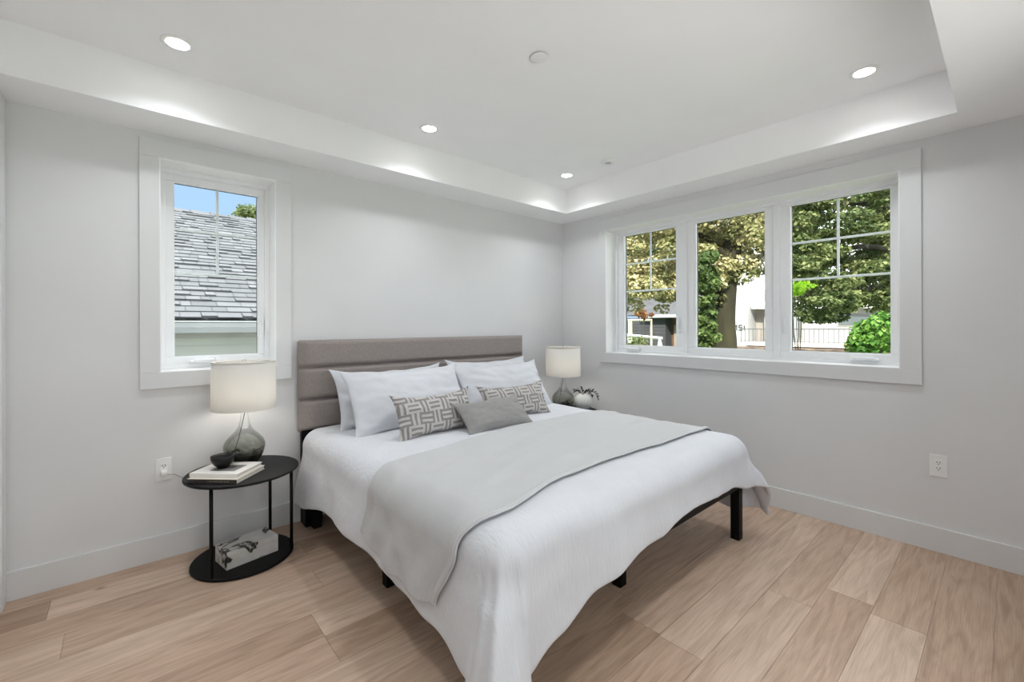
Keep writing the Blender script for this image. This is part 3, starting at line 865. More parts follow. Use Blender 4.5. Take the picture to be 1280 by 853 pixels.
def table_lamp(x, y, label, cord_pts=None):
    r = empty('table_lamp', (x, y, TZ), label=label, cat='table lamp', group='glass table lamps')
    prof = [(0.0, 0.004), (0.050, 0.002), (0.062, 0.006), (0.082, 0.030), (0.101, 0.070), (0.109, 0.105), (0.108, 0.125), (0.098, 0.150), (0.078, 0.175),
            (0.053, 0.200), (0.035, 0.228), (0.025, 0.262), (0.020, 0.300), (0.019, 0.330)]
    obj('glass_base', lathe(prof, 64), M['lampglass'], r, smooth=True)
    obj('neck_cap', lathe([(0.0, 0.342), (0.021, 0.342), (0.022, 0.326), (0.019, 0.322)], 32), M['chrome'], r, smooth=True)
    obj('inner_cord', tube(smoothline([(0.004, 0, 0.33), (-0.012, 0.004, 0.24), (-0.040, 0.01, 0.12), (-0.072, 0.015, 0.035)]), 0.0022, 8), mat('grey_cord', (0.06, 0.06, 0.06), 0.5), r, smooth=True)
    z0, z1, R0, R1 = 0.338, 0.618, 0.168, 0.166
    sh = obj('lamp_shade', lathe([(R0, z0), (R1, z1), (R1 - 0.003, z1), (R0 - 0.003, z0), (R0, z0)], 96), M['shade'], r, smooth=False)
    for p in sh.data.polygons: p.use_smooth = abs(p.normal.z) < 0.5
    obj('shade_rim', lathe([(R1 + 0.001, z1 - 0.006), (R1 + 0.001, z1 + 0.001), (R1 - 0.004, z1 + 0.001), (R1 - 0.004, z1 - 0.006)], 96), M['shade'], sh)
    bm = bmesh.new()
    for k in range(3):
        a = k * 2 * PI / 3 + 0.4
        tube([(0, 0, z1 - 0.012), ((R1 - 0.003) * math.cos(a), (R1 - 0.003) * math.sin(a), z1 - 0.006)], 0.0018, 8, bm)
    obj('shade_spider', bm, M['chrome'], sh, smooth=True)
    obj('finial', lathe([(0.0, z1 + 0.014), (0.008, z1 + 0.010), (0.011, z1 + 0.003), (0.009, z1 - 0.004), (0.004, z1 - 0.008), (0.004, z1 - 0.016)], 24), M['chrome'], r, smooth=True)
    obj('harp', tube(smoothline([(0.012, 0, 0.342), (0.05, 0, 0.40), (0.055, 0, 0.50), (0.03, 0, 0.58), (0, 0, 0.603), (-0.03, 0, 0.58), (-0.055, 0, 0.50), (-0.05, 0, 0.40), (-0.012, 0, 0.342)]), 0.0018, 8), M['chrome'], r, smooth=True)
    obj('bulb', lathe([(0.012, 0.342), (0.014, 0.38), (0.028, 0.42), (0.031, 0.445), (0.024, 0.47), (0.0, 0.479)], 24), M['bulb'], r, smooth=True)
    if cord_pts:
        obj('cord', tube(smoothline([Vector(p) - Vector((x, y, TZ)) for p in cord_pts]), 0.003, 8), mat('clear_grey_cord', (0.42, 0.42, 0.40), 0.4), r, smooth=True)
        q = Vector(cord_pts[0]) - Vector((x, y, TZ))
        obj('plug', boxes(((q.x - 0.014, q.y - 0.006, q.z - 0.012), (q.x + 0.014, q.y + 0.026, q.z + 0.012))), M['plastic'], r, bevel=0.003)
    return r
table_lamp(-3.041, -0.20, 'smoky glass table lamp with cream drum shade, by the narrow window',
           cord_pts=[(-3.411, -0.0355, 0.495), (-3.385, -0.037, 0.486), (-3.36, -0.03, 0.478), (-3.335, -0.022, 0.455), (-3.29, -0.018, 0.44), (-3.20, -0.006, 0.45), (-3.14, -0.006, 0.50), (-3.10, -0.013, 0.517), (-3.08, -0.09, 0.5115), (-3.052, -0.145, 0.5115)])
table_lamp(-0.385, -0.355, 'smoky glass table lamp with cream drum shade, in the corner beyond the bed')

# --- books and bowl on the near table
def book(loc, rotz, w, d, h, cover, label, letters=False, plate=False):
    r = empty('book', loc, rotz, label, 'book', 'books on the side table')
    pg = mat('book_pages', (0.66, 0.62, 0.55), 0.9)
    vary(pg, (0.60, 0.56, 0.50), (0.72, 0.68, 0.62), 30, stretch=(1, 1, 40))
    obj('pages', boxes(((-w / 2 + 0.004, -d / 2 + 0.003, 0.0025), (w / 2 - 0.004, d / 2 - 0.005, h - 0.0025))), pg, r)
    bm = boxes(((-w / 2, -d / 2 + 0.0025, 0), (w / 2, d / 2, 0.0025)), ((-w / 2, -d / 2 + 0.0025, h - 0.0025), (w / 2, d / 2, h)))
    obj('cover', bm, cover[0], r, bevel=0.0008)
    obj('spine', boxes(((-w / 2, -d / 2 - 0.0005, 0), (w / 2, -d / 2 + 0.0025, h))), cover[1], r, bevel=0.0008)
    if letters:
        bm = bmesh.new()
        rr = random.Random(3)
        x = -0.02
        for k in range(13):
            lw = rr.choice((0.0035, 0.005, 0.006))
            box(bm, (x, -d / 2 - 0.0009, h * 0.32), (x + 0.0014, -d / 2 - 0.0004, h * 0.68))
            if lw > 0.004:
                box(bm, (x + lw - 0.0014, -d / 2 - 0.0009, h * 0.32), (x + lw, -d / 2 - 0.0004, h * 0.68))
                box(bm, (x, -d / 2 - 0.0009, h * (0.60 if k % 2 else 0.32)), (x + lw, -d / 2 - 0.0004, h * (0.68 if k % 2 else 0.40)))
            x += lw + 0.004
        obj('spine_lettering', bm, mat('tan_lettering', (0.34, 0.28, 0.22), 0.6), r)
    if plate:
        pm = mat('cover_photograph', rough=0.5)
        vary(pm, (0.03, 0.03, 0.03), (0.30, 0.29, 0.28), 16, 5, lo=0.35, hi=0.7)
        obj('cover_picture', boxes(((-0.055, -0.062, h), (0.085, 0.045, h + 0.0004))), pm, r)
    return r
white_cover = vary(mat('white_book_cover', rough=0.4), (0.80, 0.77, 0.74), (0.84, 0.81, 0.78), 5)
dark_spine = vary(mat('dark_brown_spine', rough=0.5), (0.030, 0.022, 0.018), (0.05, 0.038, 0.03), 20)
cream_cover = vary(mat('cream_book_cover', rough=0.45), (0.66, 0.60, 0.52), (0.70, 0.64, 0.56), 8)
book((-3.151, -0.362, TZ), -0.765, 0.272, 0.245, 0.0215, (cream_cover, dark_spine), 'cream book with dark lettered spine, lower of the two on the side table', letters=True)
book((-3.150, -0.345, TZ + 0.0215), -0.775, 0.268, 0.210, 0.0205, (white_cover, white_cover), 'white book with a dark picture on its cover, lying under the black bowl', plate=True)
bowl = lathe([(0.0, 0.004), (0.026, 0.004), (0.024, 0.0), (0.029, 0.0), (0.030, 0.008), (0.046, 0.022), (0.057, 0.045), (0.060, 0.066), (0.0575, 0.067), (0.054, 0.046), (0.042, 0.025), (0.022, 0.014), (0.0, 0.012)], 56)
bo = obj('bowl', bowl, M['ceramic'], smooth=True)
bo.location = (-3.168, -0.330, TZ + 0.0424)
tag(bo, 'small black footed bowl standing on the books', 'bowl')

# --- marble box on the base of the near table
mb = mat('veined_white_marble', rough=0.25)
n, l, b = nodes(mb)
tc = n.new('ShaderNodeTexCoord')
nz = n.new('ShaderNodeTexNoise'); nz.inputs['Scale'].default_value = 5.5; nz.inputs['Detail'].default_value = 7; nz.inputs['Distortion'].default_value = 0.5
cr = n.new('ShaderNodeValToRGB')
e = cr.color_ramp.elements
e[0].position = 0.0; e[0].color = (0.66, 0.66, 0.65, 1)
e[1].position = 1.0; e[1].color = (0.70, 0.69, 0.67, 1)
for p, c in ((0.37, (0.66, 0.655, 0.64, 1)), (0.40, (0.03, 0.027, 0.024, 1)), (0.415, (0.03, 0.027, 0.024, 1)), (0.435, (0.58, 0.56, 0.53, 1)), (0.62, (0.68, 0.67, 0.65, 1)), (0.65, (0.47, 0.36, 0.24, 1)), (0.69, (0.66, 0.64, 0.61, 1))):
    k = e.new(p); k.color = c
l.new(tc.outputs['Object'], nz.inputs['Vector']); l.new(nz.outputs['Fac'], cr.inputs[0]); l.new(cr.outputs[0], b.inputs['Base Color'])
mbox = empty('marble_box', (-3.052, -0.335, 0.018), 0.19, 'white veined marble box on the base of the side table', 'decorative box')
obj('box_body', boxes(((-0.135, -0.08, 0), (0.135, 0.08, 0.068))), mb, mbox, bevel=0.002)
obj('lid', boxes(((-0.135, -0.08, 0.069), (0.135, 0.08, 0.094))), mb, mbox, bevel=0.002)

# --- ribbed vase with a sprig on the far table
vz = empty('ribbed_vase', (-0.205, -0.452, TZ), label='small round white ribbed vase on the far side table', cat='vase')
bm = bmesh.new()
prof = [(0.0, 0.0), (0.040, 0.0), (0.062, 0.018), (0.080, 0.050), (0.084, 0.080), (0.074, 0.115), (0.050, 0.142), (0.034, 0.150), (0.030, 0.150), (0.028, 0.135)]
rings = []
N = 112
for r, z in prof:
    rings.append([bm.verts.new(((r + (0.0035 * math.cos(28 * 2 * PI * i / N) if 0.01 < z < 0.146 else 0)) * math.cos(2 * PI * i / N), (r + (0.0035 * math.cos(28 * 2 * PI * i / N) if 0.01 < z < 0.146 else 0)) * math.sin(2 * PI * i / N), z)) for i in range(N)] if r else None)
rings = rings[1:]
for A, B in zip(rings, rings[1:]):
    for i in range(N):
        bm.faces.new((A[i], A[(i + 1) % N], B[(i + 1) % N], B[i]))
bm.faces.new(rings[0][::-1])
obj('vase_body', bm, vary(mat('white_ceramic', rough=0.5), (0.74, 0.74, 0.72), (0.78, 0.78, 0.76), 10), vz, smooth=True)

def leaf_quad(bm, p, d, nrm, ln, wd):
    d = d.normalized(); s = d.cross(nrm).normalized(); nn = s.cross(d)
    P = [p, p + d * ln * 0.45 + s * wd * 0.5 + nn * wd * 0.12, p + d * ln, p + d * ln * 0.45 - s * wd * 0.5 + nn * wd * 0.12, p + d * ln * 0.5]
    v = [bm.verts.new(q) for q in P]
    bm.faces.new((v[0], v[1], v[4])); bm.faces.new((v[1], v[2], v[4])); bm.faces.new((v[2], v[3], v[4])); bm.faces.new((v[3], v[0], v[4]))
spr = empty('leafy_sprig', (-0.205, -0.452, TZ + 0.139), label='dark green leafy sprigs standing in the ribbed vase', cat='sprig')
sl = vary(mat('dark_sprig_leaf', rough=0.5), (0.012, 0.020, 0.012), (0.03, 0.045, 0.022), 20)
rr = random.Random(11)
stems, lv = bmesh.new(), bmesh.new()
for pts in ([(0.004, 0, 0), (0.02, -0.02, 0.045), (0.06, -0.05, 0.05), (0.10, -0.075, 0.015), (0.125, -0.09, -0.035)],
            [(0, 0.004, 0), (0.02, -0.01, 0.035), (0.055, -0.035, 0.03), (0.075, -0.05, -0.005)],
            [(-0.004, 0, 0), (-0.02, 0.015, 0.04), (-0.045, 0.03, 0.055), (-0.07, 0.05, 0.045)],
            [(0, 0, 0), (-0.005, 0, 0.04), (-0.012, 0.008, 0.075)]):
    P = smoothline(pts, 5)
    tube(P, 0.0013, 6, stems)
    for k in range(3, len(P), 2):
        t = (P[k] - P[k - 1]).normalized()
        for sgn in (-1, 1):
            dirv = t + Vector((rr.uniform(-0.5, 0.5), rr.uniform(-0.5, 0.5), sgn * 0.7))
            leaf_quad(lv, P[k], dirv, Vector((rr.uniform(-1, 1), -1, 0.3)), rr.uniform(0.024, 0.036), rr.uniform(0.014, 0.019))
obj('stems', stems, mat('sprig_stem', (0.03, 0.025, 0.015), 0.6), spr, smooth=True)
obj('leaves', lv, sl, spr)

# ================================================================== outdoors
# terrain (street side a little below the room floor, lower beside the north neighbour)
def gz(x, y):
    z = -0.25
    if x < 4: z -= 0.7 * min(1, (4 - x) / 4)
    if x > 11 and y > 5.5: z += 0.5 * min(1, (x - 11) / 3)
    return z
grass = vary(mat('grass', rough=0.9), (0.05, 0.09, 0.025), (0.10, 0.15, 0.05), 1.5, 6)
bm = bmesh.new()
gx = [-30 + 2 * i for i in range(51)]; gy = [-30 + 2 * i for i in range(46)]
G = [[bm.verts.new((x, y, gz(x, y) - 0.8 * (1 if -5 < x < 1 and -5 < y < 1 else 0))) for x in gx] for y in gy]
for j in range(len(gy) - 1):
    for i in range(len(gx) - 1):
        bm.faces.new((G[j][i], G[j][i + 1], G[j + 1][i + 1], G[j + 1][i]))
structure(obj('ground', bm, grass, smooth=True), 'rough grass outside the windows', 'ground')

# --- north neighbour: low shingled roof seen through the narrow window
nh = empty('neighbour_house', (-3.0, 5.5, -0.95), label='house with grey shingled roof and white gutter outside the narrow window', cat='house')
NO = Vector((-3.0, 5.5, -0.95))
def nobj(name, bm, m, parent=nh, **k):
    bmesh.ops.translate(bm, verts=bm.verts, vec=-NO)
    return obj(name, bm, m, parent, **k)
EY, EZ, RY, RZ = 2.0, 1.42, 5.5, 3.20
shm = mat('grey_asphalt_shingle', rough=0.9, spec=0.2)
n, l, b = nodes(shm)
at = n.new('ShaderNodeAttribute'); at.attribute_name = 'tab'
tc = n.new('ShaderNodeTexCoord'); nz = n.new('ShaderNodeTexNoise'); nz.inputs['Scale'].default_value = 1.3; nz.inputs['Detail'].default_value = 8
l.new(tc.outputs['Object'], nz.inputs['Vector'])
cr = n.new('ShaderNodeValToRGB')
cr.color_ramp.elements[0].color = (0.085, 0.09, 0.097, 1); cr.color_ramp.elements[1].color = (0.142, 0.148, 0.158, 1)
ad = n.new('ShaderNodeMath'); ad.operation = 'MULTIPLY_ADD'; ad.inputs[1].default_value = 0.7
sc_ = n.new('ShaderNodeMath'); sc_.operation = 'MULTIPLY_ADD'; sc_.inputs[1].default_value = 0.9; sc_.inputs[2].default_value = -0.28
l.new(nz.outputs['Fac'], sc_.inputs[0])
spc = n.new('ShaderNodeSeparateColor'); l.new(at.outputs['Color'], spc.inputs[0])
l.new(spc.outputs[0], ad.inputs[0]); l.new(sc_.outputs[0], ad.inputs[2]); l.new(ad.outputs[0], cr.inputs[0]); l.new(cr.outputs[0], b.inputs['Base Color'])
bm = bmesh.new()
cl = bm.loops.layers.float_color.new('tab')
rr = random.Random(5)
sl_len = math.hypot(RY - EY, RZ - EZ); nd = Vector((0, RY - EY, RZ - EZ)) / sl_len; nn = Vector((0, -nd.z, nd.y))
nc = 30
ex = sl_len / nc
for c in range(nc):
    x = -8.0 - rr.uniform(0, 0.3)
    while x < 1.5:
        w = rr.choice((0.09, 0.13, 0.17, 0.22))
        o0 = Vector((0, EY, EZ)) + nd * (c * ex); o1 = o0 + nd * (ex + 0.01)
        th = rr.choice((0.012, 0.014, 0.026))
        P = [Vector((x, o0.y, o0.z)) + nn * th, Vector((x + w - 0.004, o0.y, o0.z)) + nn * th, Vector((x + w - 0.004, o1.y, o1.z)) + nn * 0.002, Vector((x, o1.y, o1.z)) + nn * 0.002,
             Vector((x, o0.y, o0.z)), Vector((x + w - 0.004, o0.y, o0.z))]
        v = [bm.verts.new(p) for p in P]
        fs = [bm.faces.new((v[0], v[1], v[2], v[3])), bm.faces.new((v[4], v[5], v[1], v[0]))]
        t = rr.random()
        for f in fs:
            for lp in f.loops: lp[cl] = (t, t, t, 1)
        x += w
for p in (((-8.2, EY + 0.02, EZ - 0.02), (1.6, EY + 0.02, EZ - 0.02), (1.6, RY, RZ - 0.02), (-8.2, RY, RZ - 0.02)),
          ((-8.2, RY, RZ - 0.02), (1.6, RY, RZ - 0.02), (1.6, 9.0, EZ - 0.02), (-8.2, 9.0, EZ - 0.02))):
    f = bm.faces.new([bm.verts.new(q) for q in p])
    for lp in f.loops: lp[cl] = (0.2, 0.2, 0.2, 1)
roof = nobj('roof', bm, shm)
bm = bmesh.new()
cl = bm.loops.layers.float_color.new('tab')
x = -8.0
while x < 1.5:                                           # ridge caps
    v = [bm.verts.new(q) for q in ((x, RY - 0.13, RZ - 0.048), (x + 0.30, RY - 0.13, RZ - 0.060), (x + 0.30, RY, RZ + 0.012), (x, RY, RZ + 0.034), (x + 0.30, RY + 0.13, RZ - 0.060), (x, RY + 0.13, RZ - 0.048))]
    t = rr.random()
    for f in (bm.faces.new((v[0], v[1], v[2], v[3])), bm.faces.new((v[3], v[2], v[4], v[5]))):
        for lp in f.loops: lp[cl] = (t, t, t, 1)
    x += 0.26
obj('ridge_cap', bm, shm, roof)
bpy.data.objects['ridge_cap'].data.transform(Matrix.Translation(-NO))
gm = vary(mat('pale_gutter', rough=0.5), (0.27, 0.29, 0.31), (0.32, 0.34, 0.36), 3)
bm = bmesh.new()
prof = [(0.0, 0.0), (-0.01, -0.055), (-0.035, -0.10), (-0.075, -0.105), (-0.075, -0.095), (-0.04, -0.09), (-0.02, -0.05), (-0.012, -0.008)]
prof = [(-0.10, 0.0), (-0.112, -0.006), (-0.105, -0.02), (-0.10, -0.06), (-0.085, -0.115), (0.0, -0.115), (0.0, 0.0), (-0.006, 0.0), (-0.006, -0.108), (-0.08, -0.108), (-0.094, -0.06), (-0.097, 0.0)]
A = [bm.verts.new((-8.2, EY + 0.01 + p, EZ - 0.03 + q)) for p, q in prof]; B = [bm.verts.new((1.6, EY + 0.01 + p, EZ - 0.03 + q)) for p, q in prof]
for i in range(len(prof)):
    j = (i + 1) % len(prof)
    bm.faces.new((A[i], A[j], B[j], B[i]))
nobj('gutter', bm, gm)
nobj('fascia_board', boxes(((-8.2, EY + 0.012, EZ - 0.20), (1.6, EY + 0.04, EZ - 0.03))), vary(mat('taupe_fascia', rough=0.7), (0.36, 0.34, 0.32), (0.42, 0.40, 0.38), 4))
swm = mat('olive_grey_siding', rough=0.8)
vary(swm, (0.50, 0.50, 0.47), (0.55, 0.55, 0.52), 2.0)
bm = bmesh.new()
z = -0.95
while z < EZ - 0.18:
    z1 = min(z + 0.15, EZ - 0.17)
    box(bm, (-7.8, EY + 0.10, z), (1.2, EY + 0.45, z1 - 0.006)); box(bm, (-7.8, EY + 0.108, z1 - 0.006), (1.2, EY + 0.45, z1))
    z += 0.15
nobj('siding_wall', bm, swm)
nobj('soffit_board', boxes(((-8.2, EY + 0.04, EZ - 0.19), (1.6, EY + 0.45, EZ - 0.17))), M['trim'])

# --- trees
def leaf_material(name, c0, c1, c2, trans=0.35):
    m = mat(name, c1, 0.55, spec=0.25)
    n, l, b = nodes(m)
    at = n.new('ShaderNodeAttribute'); at.attribute_name = 'leaf'
    sp_ = n.new('ShaderNodeSeparateColor'); l.new(at.outputs['Color'], sp_.inputs[0])
    cr = n.new('ShaderNodeValToRGB')
    cr.color_ramp.elements[0].color = (*c0, 1); cr.color_ramp.elements[1].color = (*c2, 1)
    k = cr.color_ramp.elements.new(0.5); k.color = (*c1, 1)
    l.new(sp_.outputs[0], cr.inputs[0]); l.new(cr.outputs[0], b.inputs['Base Color'])
    tr = n.new('ShaderNodeBsdfTranslucent'); l.new(cr.outputs[0], tr.inputs[0])
    mx = n.new('ShaderNodeMixShader'); mx.inputs[0].default_value = trans
    l.new(b.outputs[0], mx.inputs[1]); l.new(tr.outputs[0], mx.inputs[2]); l.new(mx.outputs[0], n['Material Output'].inputs[0])
    return m

def leaves(name, blobs, count, size, m, parent, origin, seed, flat=0.6, droop=0.3):
    """leaf sprays scattered through the shells of many small clumps"""
    R = np.random.default_rng(seed)
    w = np.array([b[3] ** 2 for b in blobs]); w /= w.sum()
    idx = R.choice(len(blobs), count, p=w)
    C = np.array([b[:3] for b in blobs])[idx]; Rad = np.array([b[3] for b in blobs])[idx]
    D = R.normal(size=(count, 3)); D /= np.linalg.norm(D, axis=1, keepdims=True)
    D[:, 2] *= flat
    P = C + D * (Rad * (0.55 + 0.45 * R.random(count) ** 0.5))[:, None]
    tone = np.clip(R.normal(0.5, 0.2, count) + 0.15 * R.normal(size=len(blobs))[idx], 0, 1)
    Nn = D * 0.6 + R.normal(size=(count, 3)) * 0.55 + np.array([0, 0, 0.7]); Nn /= np.linalg.norm(Nn, axis=1, keepdims=True)
    A = np.cross(Nn, R.normal(size=(count, 3))); A /= np.linalg.norm(A, axis=1, keepdims=True)
    A[:, 2] -= droop; A /= np.linalg.norm(A, axis=1, keepdims=True)
    B = np.cross(Nn, A); B /= np.linalg.norm(B, axis=1, keepdims=True)
    L = size * (0.7 + 0.6 * R.random(count))[:, None]; W = L * 0.36
    Nf = np.cross(A, B)
    V = np.stack([P - A * L * 0.5, P + B * W + Nf * W * 0.35, P + A * L * 0.5, P - B * W + Nf * W * 0.35], 1).reshape(-1, 3) - np.array(origin)
    me = bpy.data.meshes.new(name)
    me.vertices.add(count * 4); me.vertices.foreach_set('co', V.ravel())
    base = np.arange(count)[:, None] * 4
    tri = np.concatenate([base + np.array([0, 1, 2]), base + np.array([0, 2, 3])], 1).ravel()
    me.loops.add(count * 6); me.loops.foreach_set('vertex_index', tri.astype(np.int32))
    me.polygons.add(count * 2); me.polygons.foreach_set('loop_start', np.arange(0, count * 6, 3, dtype=np.int32))
    me.update(); me.validate()
    at = me.attributes.new('leaf', 'FLOAT_COLOR', 'POINT')
    colr = np.repeat(np.stack([tone, tone, tone, np.ones(count)], 1), 4, axis=0)
    at.data.foreach_set('color', colr.ravel().astype(np.float32))
    me.materials.append(m)
    o = bpy.data.objects.new(name, me); COL.objects.link(o); o.parent = parent
    return o

bark = vary(mat('mossy_bark', rough=0.95), (0.010, 0.008, 0.005), (0.042, 0.038, 0.014), 5, 8, stretch=(1, 1, 0.25), bump=0.8, dist=0.03, bscale=14)
bark2 = vary(mat('grey_bark', rough=0.95), (0.03, 0.026, 0.02), (0.075, 0.066, 0.054), 6, 6, stretch=(1, 1, 0.25), bump=0.8, dist=0.03, bscale=14)

def at_px(px, py, D):
    """point at distance D along the view axis, used once to lay out the garden"""
    return Vector((-3.564, -3.2245, 1.3313)) + fw * D + rt * ((px - 640) / F_PX * D) + up * ((Y0 - py) / F_PX * D)

def clumps(rects, seed, r0, r1, n, depth):
    """clump centres filling a volume: rects = (px0, px1, py0, py1, D) laid out once"""
    R = random.Random(seed)
    out = []
    for (a, b, c, d, D), k in zip(rects, n):
        for _ in range(k):
            q = at_px(R.uniform(a, b), R.uniform(c, d), D + R.uniform(-depth, depth))
            out.append((q.x, q.y, q.z, R.uniform(r0, r1)))
    return out

def tree(label, cat, trunk, branches, blobs, count, size, m, bk, seed, group='trees beyond the wide window', name='leafy_tree', **k):
    base = Vector(trunk[0][:3])
    r = empty(name, base, label=label, cat=cat, group=group)
    bm = bmesh.new()
    P = smoothline([Vector(p[:3]) for p in trunk], 5)
    R = [p[3] for p in trunk]
    rad = [R[min(int(i / 5), len(R) - 1)] * (1 - (i % 5) / 5) + R[min(int(i / 5) + 1, len(R) - 1)] * ((i % 5) / 5) for i in range(len(P))]
    tube([p - base for p in P], rad, 14, bm)
    obj('trunk', bm, bk, r, smooth=True)
    if branches:
        bm = bmesh.new()
        for br in branches:
            Q = smoothline([Vector(p[:3]) - base for p in br], 4)
            tube(Q, [br[0][3] + (br[-1][3] - br[0][3]) * i / (len(Q) - 1) for i in range(len(Q))], 8, bm)
        obj('branches', bm, bk, r, smooth=True)
    leaves('crown', blobs, count, size, m, r, base, seed, **k)
    return r

tan_leaf = leaf_material('tan_and_green_leaf', (0.11, 0.14, 0.045), (0.35, 0.33, 0.15), (0.64, 0.56, 0.33))
green_leaf = leaf_material('mid_green_leaf', (0.035, 0.06, 0.017), (0.125, 0.165, 0.055), (0.33, 0.35, 0.15))
bright_leaf = leaf_material('bright_green_leaf', (0.03, 0.09, 0.015), (0.09, 0.22, 0.03), (0.28, 0.44, 0.10))
ivy_leaf = leaf_material('ivy_leaf', (0.03, 0.055, 0.015), (0.08, 0.13, 0.035), (0.20, 0.26, 0.08))
dark_leaf = leaf_material('dark_green_leaf', (0.025, 0.05, 0.012), (0.06, 0.10, 0.025), (0.15, 0.19, 0.06))

def P4(px, py, D, r):
    q = at_px(px, py, D); return (q.x, q.y, q.z, r)
# big tree with the tan crown: trunk in the middle pane, crown over the left and middle panes
tb = at_px(905, 470, 8.0)
tree('big tree with mossy trunk and tan-green crown filling the middle pane', 'tree',
     [(tb.x, tb.y, -0.4, 0.27), P4(905, 440, 8.0, 0.22), P4(904, 400, 8.0, 0.20), P4(908, 350, 8.0, 0.19), P4(916, 310, 8.0, 0.16), P4(923, 270, 8.1, 0.12), P4(928, 220, 8.2, 0.07)],
     [[P4(908, 350, 8, 0.09), P4(935, 335, 7.8, 0.06), P4(965, 310, 7.6, 0.02)], [P4(912, 325, 8, 0.08), P4(885, 300, 8.1, 0.05), P4(850, 285, 8.3, 0.02)],
      [P4(918, 300, 8, 0.07), P4(940, 275, 8.1, 0.04), P4(962, 240, 8.2, 0.02)], [P4(905, 365, 8, 0.05), P4(875, 350, 8.0, 0.04), P4(835, 345, 8.2, 0.015)]],
     clumps([(765, 850, 250, 352, 8.4), (850, 905, 240, 350, 8.3), (905, 975, 235, 318, 8.3), (780, 850, 345, 388, 8.4), (868, 900, 350, 385, 8.2), (925, 962, 318, 345, 8.3)], 3, 0.16, 0.34, (60, 46, 36, 26, 12, 6), 0.7),
     30000, 0.075, tan_leaf, bark, 21)
# green layered tree filling the right pane; its trunk stands just right of the opening
tb = at_px(1150, 470, 8.5)
tree('green layered tree with drooping boughs filling the right pane', 'tree',
     [(tb.x, tb.y, -0.4, 0.26), P4(1148, 420, 8.5, 0.22), P4(1142, 330, 8.5, 0.18), P4(1135, 240, 8.6, 0.13), P4(1128, 150, 8.7, 0.06)],
     [[P4(1145, 370, 8.5, 0.08), P4(1090, 362, 8.3, 0.05), P4(1030, 385, 8.1, 0.02)], [P4(1140, 320, 8.5, 0.08), P4(1075, 310, 8.3, 0.05), P4(1000, 330, 8.1, 0.02)],
      [P4(1137, 270, 8.5, 0.07), P4(1070, 255, 8.4, 0.04), P4(995, 270, 8.2, 0.02)]],
     clumps([(985, 1140, 215, 330, 8.3), (985, 1130, 330, 372, 8.1), (1000, 1060, 372, 398, 8.0), (1060, 1130, 365, 388, 8.2)], 8, 0.14, 0.34, (120, 44, 14, 14), 0.8),
     30000, 0.075, green_leaf, bark2, 22, flat=0.4)
# trees further back
for k, (px, D, py0, py1, w, lab, m, n_, r_, cnt) in enumerate((
        (800, 30, 260, 385, 60, 'tall dark tree behind the garage, seen through the left pane', dark_leaf, 44, 1.5, 9000),
        (881, 7.2, 318, 445, 9, 'slender ivy-clad tree just left of the mossy trunk', ivy_leaf, 40, 0.16, 7000),
        (1000, 28, 230, 385, 24, 'tall dark tree behind the white house, left of two in the right pane', dark_leaf, 60, 1.15, 12000),
        (1112, 28, 215, 385, 24, 'tall dark tree behind the white house, right of two in the right pane', dark_leaf, 60, 1.15, 12000))):
    b0 = at_px(px, 470, D)
    tree(lab, 'tree', [(b0.x, b0.y, gz(b0.x, b0.y) - 0.1, 0.006 * D), P4(px, 420, D, 0.0055 * D), P4(px + 2, (py0 + py1) / 2, D, 0.004 * D), P4(px, py0, D, 0.0015 * D)], None,
         clumps([(px - w, px + w, py0, py1, D)], 40 + k, r_ * 0.6, r_, (n_,), r_), cnt, 0.085 if D < 12 else 0.26, m, bark2, 60 + k)
# low growth
def shrub(label, px0, px1, py0, py1, D, n, count, size, m, seed, name='garden_shrub', r=(0.10, 0.22)):
    b0 = at_px((px0 + px1) / 2, 450, D)
    base = Vector((b0.x, b0.y, gz(b0.x, b0.y)))
    rt_ = empty(name, base, label=label, cat='shrub', group='shrubs beyond the wide window')
    R = random.Random(seed)
    bm = bmesh.new()
    bl = []
    for k_ in range(n):
        q = at_px(R.uniform(px0, px1), py1 - (py1 - py0) * R.random() ** 0.8, D + R.uniform(-0.35, 0.35))
        bl.append((q.x, q.y, q.z, R.uniform(*r)))
        if k_ % 3 == 0: tube([p - base for p in smoothline([base, Vector((base.x * 0.5 + q.x * 0.5, base.y * 0.5 + q.y * 0.5, (base.z + q.z) * 0.5 + 0.1)), q], 4)], 0.009, 5, bm)
    obj('stems', bm, bark2, rt_)
    leaves('foliage', bl, count, size, m, rt_, base, seed, flat=0.9)
    return rt_
shrub('bright green bush at the lower right of the right pane', 1075, 1128, 402, 445, 6.5, 24, 2600, 0.085, bright_leaf, 71)
shrub('olive low bush beside the stone wall in the right pane', 1062, 1078, 428, 446, 7.2, 10, 900, 0.06, green_leaf, 72, r=(0.07, 0.14))
shrub('small dark bush below the trestle in the left pane', 784, 802, 428, 446, 14.0, 10, 900, 0.09, green_leaf, 73, r=(0.15, 0.3))
shrub('rust-leaved young maple in front of the dark garage', 798, 817, 391, 399, 15.0, 7, 240, 0.11, leaf_material('rust_leaf', (0.10, 0.035, 0.015), (0.22, 0.09, 0.03), (0.36, 0.22, 0.10)), 74, r=(0.07, 0.15))
shrub('lime green sapling lit behind the left edge of the right pane', 985, 1012, 356, 366, 10.5, 10, 500, 0.11, leaf_material('lime_leaf', (0.22, 0.42, 0.02), (0.42, 0.68, 0.05), (0.6, 0.85, 0.14)), 75, r=(0.14, 0.26))
